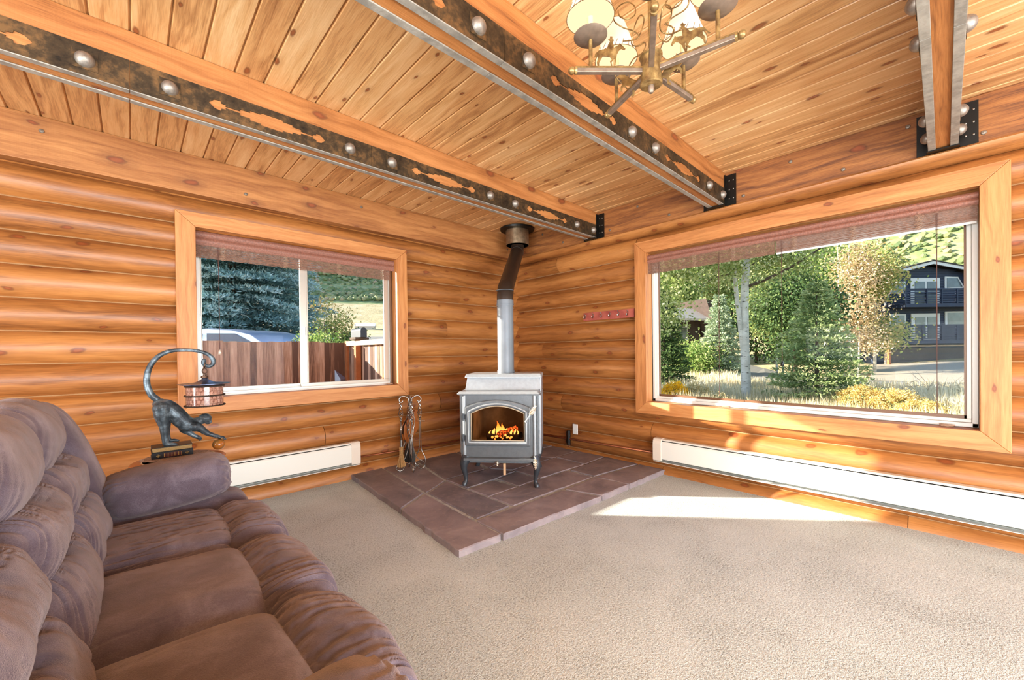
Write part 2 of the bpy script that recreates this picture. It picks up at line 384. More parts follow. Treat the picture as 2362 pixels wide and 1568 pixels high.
def plate_holes(outer, holes, T, depth, name, m, parent):
    """flat plate with real cut-outs; T maps (a,b,c) to a point"""
    bm = bmesh.new(); es = []
    for loop in [outer] + holes:
        vs = [bm.verts.new((a, b, 0)) for a, b in loop]
        es += [bm.edges.new((vs[i], vs[(i + 1) % len(vs)])) for i in range(len(vs))]
    r = bmesh.ops.triangle_fill(bm, use_beauty=True, use_dissolve=False, edges=es)
    ex = bmesh.ops.extrude_face_region(bm, geom=[f for f in bm.faces])
    for v in ex['geom']:
        if isinstance(v, bmesh.types.BMVert): v.co.z += depth
    for v in bm.verts: v.co = Vector(T(*v.co))
    bmesh.ops.recalc_face_normals(bm, faces=bm.faces)
    me = bpy.data.meshes.new(name); bm.to_mesh(me); bm.free(); me.materials.append(M[m])
    o = bpy.data.objects.new(name, me); C.collection.objects.link(o); o.parent = parent; return o

ZC = 2.706; ZL = 2.417
# window openings (inner edge of the casing)
AX0, AX1, AZ0, AZ1 = -3.376, -1.735, .880, 2.172
BY0, BY1, BZ0, BZ1 = -4.035, -1.873, .695, 2.165
RX, RY = -7.5, -7.5
# ---------------------------------------------------------------- room shell
def log_wall(name, side, seams, lo, hi, w0, w1, wz0, wz1, joints):
    """logs run along t (x for the left wall, y for the right wall); n = outward"""
    b = MB().mat('log')
    def P(t, n, z): return (t, n, z) if side == 'A' else (n, t, z)
    rad = .1095; zs = [seams[0] + .2085 * (-1)] if False else seams
    for k in range(len(seams) - 1):
        z0, z1 = seams[k], seams[k + 1]; h = (z1 - z0) / 2; zc = (z0 + z1) / 2
        N = 10; arc = []
        for i in range(N + 1):
            z = z0 + (z1 - z0) * i / N; n = rad - math.sqrt(max(rad * rad - (z - zc) ** 2, 0)); arc.append((z, n))
        js = sorted([lo] + joints.get(k, []) + [hi])
        for a, c in zip(js[:-1], js[1:]):
            ou, ov = R.random() * 50, R.random() * 50; b.r = R.random()
            ng = max(2, int((c - a) / .12)); seedz = R.random() * 100
            for i in range(N):
                (za, na), (zb, nb) = arc[i], arc[i + 1]
                zm = (za + zb) / 2
                spans = [(a + (.002 if a > lo else 0), c - (.002 if c < hi else 0))]
                if wz0 < zm < wz1:
                    spans = [(max(p, a), min(q, c)) for p, q in ((a, w0), (w1, c)) if min(q, c) > max(p, a)]
                for (p, q) in spans:
                    m = max(1, int((q - p) / .15)); 
                    for j in range(m):
                        t0, t1 = p + (q - p) * j / m, p + (q - p) * (j + 1) / m
                        def W(t, z, n):
                            e = min(1, (z1 - z) / .03, (z - z0) / .03)
                            return n + .006 * e * mn.noise(Vector((t * 2.2, z * 5, seedz)))
                        vs = [P(t0, W(t0, za, na), za), P(t1, W(t1, za, na), za), P(t1, W(t1, zb, nb), zb), P(t0, W(t0, zb, nb), zb)]
                        i0 = b.add(vs); al = .24 * i / N; al2 = .24 * (i + 1) / N
                        b.face((i0, i0 + 1, i0 + 2, i0 + 3), [(t0 + ou, al + ov), (t1 + ou, al + ov), (t1 + ou, al2 + ov), (t0 + ou, al2 + ov)])
    b.mat('caulk')
    for z in [q for q in seams[1:-1] if q < 2.37]:
        for p, q in (((lo, w0), (w1, hi)) if wz0 < z < wz1 else ((lo, hi),)):
            pts = [P(p + (q - p) * i / 40, .068 + .002 * mn.noise(Vector((i * .7, z, 3))), z + .002 * mn.noise(Vector((i * .9, z, 8)))) for i in range(41)]
            b.tube(pts, .0042, 5, False)
    b.mat('log'); D0, D1 = .088, .2     # outer shell of the wall around the opening
    for t0, t1, z0, z1 in ((lo, w0, 0, ZC), (w1, hi, 0, ZC), (w0, w1, 0, wz0), (w0, w1, wz1, ZC)):
        if side == 'A': b.box(t0, t1, D0, D1, z0, z1, 0)
        else: b.box(D0, D1, t0, t1, z0, z1, 1)
    o = b.build(name, None, None, smooth=False)
    bm = bmesh.new(); bm.from_mesh(o.data); bmesh.ops.remove_doubles(bm, verts=bm.verts, dist=.0004)
    bmesh.ops.recalc_face_normals(bm, faces=[f for f in bm.faces])
    for f in bm.faces: f.smooth = True
    for e in bm.edges:
        if len(e.link_faces) != 2 or e.calc_face_angle(0) > .45: e.smooth = False
    bm.to_mesh(o.data); bm.free()
    return tag(o, kind='structure')
sa = [-.09] + [.119 + .2085 * k for k in range(12)] + [2.62]; sa = sorted(set(round(x, 4) for x in sa))
sb = [-.139] + [.07 + .2085 * k for k in range(12)] + [2.57]
log_wall('wall_left', 'A', sa, RX, .06, AX0, AX1, AZ0, AZ1, {1: [-2.6], 2: [-2.45], 3: [-1.2], 5: [-1.15], 6: [-5.2], 7: [-1.1], 9: [-.9], 10: [-1.3], 8: [-4.9]})
log_wall('wall_right', 'B', sb, RY, .06, BY0, BY1, BZ0, BZ1, {0: [-2.0, -3.72], 1: [-3.0], 2: [-1.9], 3: [-.75], 4: [-5], 6: [-.45], 8: [-5.1], 10: [-4.9], 11: [-1.75, -.7]})
tag(one('wall_back', 'log', lambda b: b.box(RX, .2, RY - .2, RY, 0, ZC)), kind='structure')
tag(one('wall_front', 'log', lambda b: b.box(RX - .2, RX, RY, .2, 0, ZC, 1)), kind='structure')
tag(one('floor', 'carpet', lambda b: b.box(RX - .2, .2, RY - .2, .2, -.12, 0)), kind='structure')
# unseen frames added round the fill lamps; the walls have no openings
for nm, bx in (('fill_frame_1', [(-6.4, -.8, -7.46, -7.36, .4, .47), (-6.4, -.8, -7.46, -7.36, 2.45, 2.52), (-6.4, -6.32, -7.46, -7.36, .4, 2.5), (-.88, -.8, -7.46, -7.36, .4, 2.5)]),
               ('fill_frame_2', [(-7.46, -7.36, -6.8, -1.6, .4, .47), (-7.46, -7.36, -6.8, -1.6, 2.45, 2.52), (-7.46, -7.36, -6.8, -6.72, .4, 2.5), (-7.46, -7.36, -1.68, -1.6, .4, 2.5)])):
    b = MB()
    for q in bx: b.box(*q)
    tag(b.build(nm, 'trimw'), kind='structure')
# ceiling: planks along y with V grooves
b = MB().mat('ceil'); x = -3.861 - .1351 * 28; k = 0
while x < .25:
    x1 = x + .1351; cuts = [-7.7] + sorted(R.uniform(-7, -.3) for _ in range(R.choice([0, 0, 0, 1]))) + [.2]
    for ya, yb in zip(cuts[:-1], cuts[1:]):
        ou, ov = R.random() * 60, R.random() * 60; b.r = R.random()
        prof = [(x + .0008, ZC + .010), (x + .007, ZC), (x1 - .007, ZC), (x1 - .0008, ZC + .010)]
        i0 = b.add([(p[0], ya + .0008, p[1]) for p in prof] + [(p[0], yb - .0008, p[1]) for p in prof])
        for i in range(3):
            b.face((i0 + i, i0 + 4 + i, i0 + 5 + i, i0 + 1 + i), [(ya + ou, prof[i][0] - x + ov), (yb + ou, prof[i][0] - x + ov), (yb + ou, prof[i + 1][0] - x + ov), (ya + ou, prof[i + 1][0] - x + ov)])
    x = x1
b.box(RX - .2, .2, RY - .2, .2, ZC + .011, ZC + .12, 1)
tag(b.build('ceiling', None), kind='structure')
# flat timber ledgers above the logs
def screw(parent, p, n):
    def f(b): b.lathe([(.0, .006), (.011, .005), (.013, .002), (.013, 0)], p, 14, n); b.lathe([(0, .008), (.006, .007), (.006, .004)], p, 6, n)
    return one('screw', 'zinc', f, parent, smooth='auto')
t = tag(one('trim_1', 'ledger', lambda b: b.box(RX, .02, -.035, .06, ZL, ZC), bevel=.004), kind='structure')
for p in ((-4.131, 2.614), (-3.05, 2.5), (-2.1, 2.62), (-.187, 2.525)): screw(t, (p[0], -.035, p[1]), (0, -1, 0))
t = tag(one('trim_2', 'ledger', lambda b: b.box(-.03, .06, RY, .02, ZL, ZC, 1), bevel=.004), kind='structure')
for p in ((-3.084, 2.639), (-3.4, 2.474), (-3.73, 2.64), (-4.053, 2.474), (-2.754, 2.474), (-2.117, 2.479), (-.508, 2.645), (-.829, 2.484), (-1.792, 2.644), (-1.468, 2.481)):
    screw(t, (-.03, p[0], p[1]), (-1, 0, 0))
# half log sill directly under the right ledger
def f(b):
    b.r = .6
    pts = [(-.052, ZL - .001), (-.06, ZL - .012), (-.056, ZL - .03), (-.035, ZL - .052), (.0, ZL - .064), (.05, ZL - .066), (.05, ZL - .001)]
    m = 50
    rows = [b.add([(px_ + .004 * mn.noise(Vector((j * .3, i * .5, 1))), -7.5 + 7.52 * j / m, pz) for i, (px_, pz) in enumerate(pts)]) for j in range(m + 1)]
    for j in range(m):
        for i in range(len(pts)):
            i2 = (i + 1) % len(pts); y0, y1 = 7.52 * j / m, 7.52 * (j + 1) / m
            b.face((rows[j] + i, rows[j] + i2, rows[j + 1] + i2, rows[j + 1] + i), [(y0 + 3, i * .025), (y0 + 3, i * .025 + .025), (y1 + 3, i * .025 + .025), (y1 + 3, i * .025)])
tag(fix_normals(one('trim_3', 'log', f, smooth='auto')), kind='structure')

# ---------------------------------------------------------------- windows 1 and 2
def window(name, side, t0, t1, z0, z1, o0, o1, oz0, oz1):
    """o*: outer edge of the casing"""
    root = empty(name, kind='structure')
    def T(t, n, z): return Vector((t, n, z)) if side == 'A' else Vector((n, t, z))
    def bx(b, ta, tb, na, nb, za, zb, ua=0):
        if side == 'A': b.box(ta, tb, na, nb, za, zb, {0: 0, 1: 2}[ua])
        else: b.box(na, nb, ta, tb, za, zb, {0: 1, 1: 2}[ua])
    def board(q, ua):
        b = MB(); b.prism(q, lambda a, c, d: T(a, -.034 + d, c), .045, ua); fix_normals(b.build('casing_board', 'trimw', root, bevel=.003))
    g = .0008
    board([(o0, oz1), (o1, oz1), (t1, z1), (t0, z1)], 0)
    board([(o0, oz0), (t0, z0), (t1, z0), (o1, oz0)], 0)
    board([(o0, oz1 - g), (t0 , z1 - g), (t0, z0 + g), (o0, oz0 + g)], 1)
    board([(o1, oz1 - g), (o1, oz0 + g), (t1, z0 + g), (t1, z1 - g)], 1)
    def jam(b):
        bx(b, t0 - .02, t0, .011, .2, z0, z1, 1); bx(b, t1, t1 + .02, .011, .2, z0, z1, 1)
        bx(b, t0 - .02, t1 + .02, .011, .2, z1, z1 + .02); bx(b, t0 - .02, t1 + .02, .011, .2, z0 - .02, z0)
    one('jamb', 'trimw', jam, root)
    return root, bx, T
AO = (-3.4943, -1.6189, .765, 2.28); BO = (-4.1551, -1.7527, .579, 2.284)
W1, bx1, T1 = window('window_1', 'A', AX0, AX1, AZ0, AZ1, *AO)
W2, bx2, T2 = window('window_2', 'B', BY0, BY1, BZ0, BZ1, *BO)
def f(b):   # outer aluminium track of the slider
    bx1(b, AX0, AX1, .095, .165, AZ0, AZ0 + .03); bx1(b, AX0, AX1, .095, .165, AZ1 - .03, AZ1)
    bx1(b, AX0, AX0 + .03, .095, .165, AZ0, AZ1, 1); bx1(b, AX1 - .03, AX1, .095, .165, AZ0, AZ1, 1)
    bx1(b, AX0, AX1, .085, .095, AZ0, AZ0 + .012); bx1(b, AX0, AX1, .118, .124, AZ0 + .03, AZ0 + .038)
one('outer_frame', 'vinyl', f, W1, bevel=.002)
def sash(t0, t1, n0, n1, root, m, bx, z0, z1, wd=.03, wl=None, wr=None):
    e = empty('sash'); e.parent = root
    def f(b):
        L, Rr = wl or wd, wr or wd
        bx(b, t0, t1, n0, n1, z0, z0 + wd); bx(b, t0, t1, n0, n1, z1 - wd, z1)
        bx(b, t0, t0 + L, n0, n1, z0 + wd, z1 - wd, 1); bx(b, t1 - Rr, t1, n0, n1, z0 + wd, z1 - wd, 1)
        bx(b, t0 + L, t0 + L + .006, n0 - .004, n0 + .004, z0 + wd, z1 - wd, 1); bx(b, t1 - Rr - .006, t1 - Rr, n0 - .004, n0 + .004, z0 + wd, z1 - wd, 1)
    one('sash_frame', m, f, e, bevel=.0015)
    nm = (n0 + n1) / 2
    one('glass_pane', 'glass', lambda b: bx(b, t0 + .01, t1 - .01, nm - .002, nm + .002, z0 + .01, z1 - .01), e)
    return e
sash(AX0 + .03, -2.545, .132, .156, W1, 'alu', bx1, AZ0 + .03, AZ1 - .03, .03, .012, .045)
sash(-2.62, AX1 - .03, .100, .124, W1, 'alu', bx1, AZ0 + .03, AZ1 - .03, .03, .055, .05)
one('window_latch', 'wp', lambda b: (bx1(b, -2.612, -2.585, .08, .1, 1.37, 1.45, 1), bx1(b, -2.582, -2.575, .088, .1, 1.38, 1.46, 1)), W1, bevel=.004)
one('side_stop', 'bronze_fr', lambda b: bx1(b, AX1 - .028, AX1 - .012, .07, .1, AZ0, AZ1, 1), W1)
def f(b):
    for n0, n1, g, in ((.10, .165, .028),):
        bx2(b, BY0, BY1, n0, n1, BZ0, BZ0 + g); bx2(b, BY0, BY1, n0, n1, BZ1 - g, BZ1)
        bx2(b, BY0, BY0 + g, n0, n1, BZ0, BZ1, 1); bx2(b, BY1 - g, BY1, n0, n1, BZ0, BZ1, 1)
    g2 = .05
    bx2(b, BY0 + .028, BY1 - .028, .12, .16, BZ0 + .028, BZ0 + g2); bx2(b, BY0 + .028, BY1 - .028, .12, .16, BZ1 - g2, BZ1 - .028)
    bx2(b, BY0 + .028, BY0 + g2, .12, .16, BZ0 + g2, BZ1 - g2, 1); bx2(b, BY1 - g2, BY1 - .028, .12, .16, BZ0 + g2, BZ1 - g2, 1)
one('picture_frame', 'vinyl', f, W2, bevel=.003)
def f(b):
    g = .05
    bx2(b, BY0 + g, BY1 - g, .132, .15, BZ0 + g, BZ0 + g + .02); bx2(b, BY0 + g, BY1 - g, .132, .15, BZ1 - g - .01, BZ1 - g)
    bx2(b, BY0 + g, BY0 + g + .01, .132, .15, BZ0 + g, BZ1 - g, 1); bx2(b, BY1 - g - .01, BY1 - g, .132, .15, BZ0 + g, BZ1 - g, 1)
one('glazing_gasket', 'bronze_fr', f, W2)
one('glass_pane', 'glass', lambda b: bx2(b, BY0 + .04, BY1 - .04, .139, .143, BZ0 + .04, BZ1 - .04), W2)

# ---------------------------------------------------------------- ceiling beams
BL = 1.154; JX = -2.576
def arrow(cx, cz, flip=1):
    h = [(-.285, 0), (-.262, .022), (-.235, .026), (-.232, .014), (-.212, .012), (-.214, .004), (-.150, .006), (-.150, .016), (-.105, .016), (-.105, .026), (-.055, .026), (-.055, .034),
         (.055, .034), (.055, .026), (.105, .026), (.105, .016), (.150, .016), (.150, .006), (.214, .004), (.212, .012), (.232, .014), (.235, .026), (.262, .022), (.285, 0)]
    lo = [(a, -b) for a, b in h[1:-1]][::-1]
    return [(cx + a, cz + b) for a, b in h + lo]
BOLT = None
def bolt(parent, p, ny):
    global BOLT
    if BOLT is None:
        def f(b):
            b.lathe([(.033, 0), (.032, .008), (.027, .018), (.018, .026), (.008, .030), (0, .031)], (0, 0, .004), 24)
        o = one('dome_bolt', 'dome', f, None, smooth='auto')
        wsh = one('square_washer', 'steel', lambda b: b.box(-.04, .04, -.04, .04, 0, .004), o); BOLT = (o.data, wsh.data)
        o.parent = parent
    else:
        o = bpy.data.objects.new('dome_bolt', BOLT[0]); C.collection.objects.link(o); o.parent = parent
        wsh = bpy.data.objects.new('square_washer', BOLT[1]); C.collection.objects.link(wsh); wsh.parent = o
    o.location = p; o.rotation_euler = (math.radians(90 * (1 if ny < 0 else -1)), 0, 0)
def beam(y0, label):
    """y0: face towards the camera, beam goes to y0+.128"""
    yf, yb = y0, y0 + .128; zb = 2.43
    root = empty('ceiling_beam', (-3.6, (yf + yb) / 2, zb), label=label, cat='beam', group='timber and steel ceiling beams')
    root.location = (0, 0, 0)
    one('timber', 'beamw', lambda b: b.box(RX, -.036, yf + .006, yb - .006, zb + .004, ZC - .001), root, bevel=.004)
    zp = zb + .135
    for yy, sgn, vis in ((yf, -1, 1), (yb, 1, 0)):
        j = JX - 4 * BL; segs = []
        while j < -.04:
            segs.append((max(j, RX) + .001, min(j + BL, -.04) - .001)); j += BL
        for a, c in segs:
            if c - a < .3: hs = []
            else: hs = [arrow(j0, zb + .066) for j0 in [a + BL / 2 + .001] if j0 + .3 < c]
            if c - a > .7 and not hs: hs = [arrow((a + c) / 2, zb + .066)]
            plate_holes([(a, zb), (c, zb), (c, zp), (a, zp)], hs, lambda p, q, d, yy=yy, sgn=sgn: (p, yy - sgn * (.0055 - d) + 0, q), .0055, 'steel_plate', 'steel', root)
            one('bottom_flange', 'lip', (lambda a, c, yy, sgn: lambda b: b.box(a, c, min(yy, yy - sgn * .034), max(yy, yy - sgn * .034), zb - .004, zb + .002))(a, c, yy, sgn), root, bevel=.0015)
        j = JX - 2 * BL
        for k in range(-3, 3):
            for dx in (-.142, .142):
                xx = JX + k * BL + dx
                if RX < xx < -.08 and (vis or xx > -2.2) and xx > -4.2: bolt(root, (xx, yy, zb + .066), sgn)
    def br(b):
        b.box(-.045, -.036, yf - .082, yf + .004, zb - .012, zb + .245); b.box(-.045, -.036, yb - .004, yb + .052, zb - .012, zb + .245)
        b.box(-.1, -.036, yf - .006, yb + .006, zb - .012, zb - .005); b.box(-.05, -.036, yf - .082, yb + .052, zb - .012, zb - .006)
        b.box(-.07, -.036, yf - .007, yf - .001, zb - .01, zb + .245); b.box(-.07, -.036, yb + .001, yb + .007, zb - .01, zb + .245)
    h = one('hanger_bracket', 'blk', br, root)
    for dy in (-.062, -.03):
        for dz in (.045, .12, .195):
            one('bracket_nail', 'zinc', (lambda q: lambda b: b.sphere(q, .0062, 8, (.5, 1, 1)))((-.047, yf + dy, zb + dz)), h, smooth=True)
    return root
beam(-1.323, 'rough timber ceiling beam clad in dark steel, nearest the left wall above the stove pipe')
beam(-2.62, 'rough timber ceiling beam clad in brown steel, crossing over the middle of the room beside the chandelier')
beam(-3.950, 'timber ceiling beam seen end-on from below, above the right end of the big window')

# ---------------------------------------------------------------- hearth
b = MB(); b.mat('grout')
edge = [(-2.213, .03), (-2.357, -1.94), (.03, -2.02), (.03, .03)]
ins = [(-2.2, .03), (-2.342, -1.926), (.03, -2.006), (.03, .03)]
n = 4
b.prism(ins, lambda a, c, d: (a, c, d), .036)
b.mat('stone')
def wob_edge(P, Q, amp, seed):
    P, Q = Vector(P), Vector(Q); L = (Q - P).length; m = max(2, int(L / .035)); out = []
    nrm = Vector((-(Q - P).y, (Q - P).x)).normalized()
    for i in range(m):
        p = P.lerp(Q, i / m); k = 0 if i == 0 else 1
        out.append(p + nrm * amp * k * (mn.noise(Vector((p.x * 14, p.y * 14, seed))) + .5 * mn.noise(Vector((p.x * 45, p.y * 45, seed)))))
    return out
G = .011
def stone(poly, zt=.045, seed=0):
    cx = sum(p[0] for p in poly) / len(poly); cy = sum(p[1] for p in poly) / len(poly)
    q = []
    for i in range(len(poly)):
        q += wob_edge(poly[i], poly[(i + 1) % len(poly)], .009, seed + i)
    m = len(q); zt = zt + R.uniform(-.002, .002)
    in_ = [p + (Vector((cx, cy)) - p).normalized() * .007 for p in q]
    i0 = b.add([(p.x, p.y, .0) for p in q] + [(p.x, p.y, zt - .006) for p in q] + [(p.x, p.y, zt) for p in in_]); b.r = R.random()
    for i in range(m):
        j = (i + 1) % m
        b.face((i0 + i, i0 + j, i0 + m + j, i0 + m + i)); b.face((i0 + m + i, i0 + m + j, i0 + 2 * m + j, i0 + 2 * m + i))
    b.face([i0 + 2 * m + i for i in range(m)])
S = [
 [(-2.216, .03), (-1.905, .03), (-1.995, -.93), (-2.288, -1.105)],
 [(-2.292, -1.13), (-1.995, -.965), (-2.045, -1.955), (-2.357, -1.94)],
 [(-1.885, .03), (-1.53, .03), (-1.69, -.79), (-1.965, -.935)],
 [(-1.965, -.965), (-1.685, -.815), (-1.68, -1.64), (-2.0, -1.655)],
 [(-2.02, -1.68), (-1.12, -1.71), (-1.02, -2.01), (-2.03, -1.965)],
 [(-1.095, -1.71), (-.65, -1.69), (-.62, -2.015), (-1.0, -2.01)],
 [(-.63, -1.69), (.03, -1.76), (.03, -2.025), (-.6, -2.015)],
 [(-1.66, -1.40), (-1.05, -1.375), (-.66, -1.385), (-.655, -1.665), (-1.65, -1.655)],
 [(-.63, -1.39), (.03, -1.36), (.03, -1.735), (-.63, -1.665)],
 [(-1.66, -1.12), (-1.36, -1.1), (-1.33, -1.37), (-1.66, -1.375)],
 [(-1.31, -1.09), (-1.04, -1.06), (-1.04, -1.35), (-1.31, -1.37)],
 [(-1.02, -1.0), (-.38, -.99), (-.38, -1.36), (-1.02, -1.35)],
 [(-.355, -.98), (.03, -.98), (.03, -1.335), (-.355, -1.36)],
 [(-1.665, -.78), (-1.16, -.79), (-1.04, -1.03), (-1.36, -1.075), (-1.66, -1.095)],
 [(-1.14, -.78), (-.62, -.62), (-.4, -.97), (-1.02, -.975)],
 [(-.6, -.6), (.03, -.6), (.03, -.955), (-.37, -.965)],
 [(-1.5, .03), (-1.0, .03), (-1.1, -.5), (-1.2, -.76), (-1.65, -.755)],
 [(-.98, .03), (-.5, .03), (-.6, -.58), (-1.13, -.755), (-1.08, -.5)],
 [(-.48, .03), (.03, .03), (.03, -.575), (-.58, -.575)],
]
for i, q in enumerate(S): stone(q, .045, i * 10)
h = fix_normals(b.build('hearth', None, None))
tag(h, 'raised corner hearth of purple-red flagstones with grey grout under the stove', 'hearth')

# ---------------------------------------------------------------- stove
SR = math.atan2(-.757, .653)
st = empty('wood_stove', (-1.4355, -1.26, .046), SR, 'grey free-standing wood stove with arched glass door on four curved legs', 'stove')
def trap(name, m, q0, q1, z0, z1, **kw):
    """prism between two xy rectangles"""
    def f(b):
        (a0, a1, c0, c1), (d0, d1, e0, e1) = q0, q1
        b.hexa([(a0, c0, z0), (a1, c0, z0), (a1, c1, z0), (a0, c1, z0), (d0, e0, z1), (d1, e0, z1), (d1, e1, z1), (d0, e1, z1)], 0)
    return one(name, m, f, st, **kw)
# firebox body: hollow, with an opening in front
def f(b):
    b.box(-.318, .318, 0.02, .62, .25, .34); b.box(-.318, .318, .02, .62, .72, .785)
    b.box(-.318, -.25, 0.02, .62, .34, .72); b.box(.25, .318, .02, .62, .34, .72); b.box(-.25, .25, .56, .62, .34, .72)
one('firebox_body', 'stove', f, st)
def arch(w0, w1, zb, zs, zm, n=14):
    xc = (w0 + w1) / 2; hw = (w1 - w0) / 2
    pts = [(w0, zb), (w1, zb), (w1, zs)]
    for i in range(1, n):
        a = i / n; x = w1 + (w0 - w1) * a; u = (x - xc) / hw
        pts.append((x, zs + (zm - zs) * (1 - u * u)))
    return pts + [(w0, zs)]
plate_holes([(-.335, .25), (.335, .25), (.335, .785), (-.335, .785)], [arch(-.25, .226, .385, .645, .708)], lambda a, c, d: (a, d, c), .02, 'front_plate', 'stove', st)
def f(b):
    b.box(-.246, .246, .545, .559, .345, .715); b.box(-.246, -.236, .03, .545, .345, .715); b.box(.236, .246, .03, .545, .345, .715); b.box(-.236, .236, .03, .545, .343, .352); b.box(-.236, .236, .03, .545, .705, .715)
one('firebox_lining', 'firebrick', f, st)
for sx in (-1, 1):
    def f(b):
        b.box(sx * .322 - .012, sx * .322 + .012, .0, .64, .262, .785)
        b.box(sx * .346 - .012, sx * .346 + .012, .05, .66, .27, .784); (b.box(.344, .356, .21, .66, .784, .924) if sx > 0 else None)
    one('side_shield', 'stovelit', f, st, bevel=.006)
trap('lower_top', 'stovelit', (-.352, .345, -.008, .24), (-.362, .352, -.03, .25), .785, .797, bevel=.004)
trap('lower_top_lip', 'stovelit', (-.368, .358, -.036, .25), (-.35, .34, -.01, .25), .797, .818, bevel=.009)
trap('upper_box', 'stovelit', (-.338, .352, .195, .62), (-.322, .350, .215, .62), .817, .925)
trap('upper_top', 'stovelit', (-.34, .366, .17, .64), (-.33, .356, .185, .63), .925, .957, bevel=.008)
one('back_shield', 'stovedk', lambda b: b.box(-.33, .35, .645, .66, .2, .93), st)
one('ash_lip', 'stove', lambda b: (b.box(-.305, .315, -.055, .03, .245, .252), b.box(-.305, .315, -.057, -.05, .23, .252), b.box(-.31, .32, .0, .6, .20, .25)), st, bevel=.002)
for sx in (-1, 1):      # rounded front corner mouldings
    one('corner_moulding', 'stovelit', (lambda sx: lambda b: b.tube([(sx * .305, -.002, .262), (sx * .305, -.002, .783)], .014, 10))(sx), st, smooth='auto')
def leg(sx, sy):
    cx, cy = sx * .292 + .004, (0.02 if sy < 0 else .60)
    def f(b):
        pts = []; rad = []
        for z, o, r_ in ((.252, 0, .046), (.225, .012, .044), (.19, .024, .036), (.15, .026, .028), (.10, .016, .0205), (.055, .010, .0165), (.03, .014, .018), (.018, .022, .023), (.0, .026, .022)):
            pts.append((cx + sx * o, cy + sy * o * .8, z)); rad.append(r_)
        b.tube(pts, rad, 14)
    one('leg', 'stovedk', f, st, smooth='auto')
for sx in (-1, 1):
    for sy in (-1, 1): leg(sx, sy)
# door
door = empty('door'); door.parent = st
bd = arch(-.296, .272, .350, .684, .748); gl = arch(-.243, .219, .398, .632, .696)
o = plate_holes(bd, [gl], lambda a, c, d: (a, -.03 + d, c), .03, 'door_frame', 'stove', door)
bv = o.modifiers.new('bevel', 'BEVEL'); bv.width = .012; bv.segments = 3; bv.limit_method = 'ANGLE'
def ring(b, w0, w1, zb, zs, zm, y, r_):
    b.tube([(p[0], y, p[1]) for p in arch(w0, w1, zb, zs, zm, 20)], r_, 8, closed=True)
one('door_moulding', 'stovelit', lambda b: ring(b, -.262, .238, .380, .648, .714, -.032, .008), door, smooth=True)
one('door_gasket', 'gasket', lambda b: ring(b, -.241, .217, .400, .630, .694, -.024, .0045), door, smooth=True)
one('door_glass', 'sglass', lambda b: b.prism(arch(-.243, .219, .398, .632, .696), lambda a, c, d: (a, -.018 + d, c), .004), door)
for z in (.60, .42): one('hinge', 'stovedk', (lambda z: lambda b: (b.tube([(-.313, -.02, z - .03), (-.313, -.02, z + .03)], .012, 12), b.box(-.313, -.285, -.03, -.012, z - .02, z + .02)))(z), door, smooth='auto')
def coil(b, p, q, r_, turns=7):
    p, q = Vector(p), Vector(q); ax = (q - p); L = ax.length; ax.normalize(); X = ax.orthogonal().normalized(); Y = ax.cross(X)
    pts = []; n = turns * 12
    for i in range(n + 1):
        t = i / n; rr = r_ * (.55 + .75 * math.sin(math.pi * min(t * 1.0 + .1, 1)) ** .7); a = t * turns * 2 * math.pi
        pts.append(p + ax * L * t + (X * math.cos(a) + Y * math.sin(a)) * rr)
    b.tube(pts, .0035, 6)
    b.tube([p, q], r_ * .55, 8)
hd = one('door_handle', 'stovelit', lambda b: (b.tube([(.236, -.035, .566), (.236, -.05, .568), (.275, -.09, .63)], .0065, 10), b.sphere((.236, -.036, .566), .013, 12)), door, smooth=True)
one('handle_grip', 'ivory', lambda b: coil(b, (.275, -.09, .63), (.322, -.12, .712), .0125), hd, smooth=True)
o = one('damper_handle', 'ivory', lambda b: (b.tube([(.30, -.03, .27), (.31, -.05, .262), (.312, -.06, .25)], .004, 6), coil(b, (.312, -.062, .252), (.312, -.07, .175), .0125, 6)), st, smooth=True)
o = one('air_control_knob', 'ivory', lambda b: (coil(b, (-.015, -.02, .235), (-.017, -.035, .185), .01, 4), b.tube([(-.05, -.02, .238), (0, -.02, .238)], .003, 6)), st, smooth=True)
one('wooden_wedge', 'stick', lambda b: b.box(.033, .054, -.01, .002, .10, .20), st)
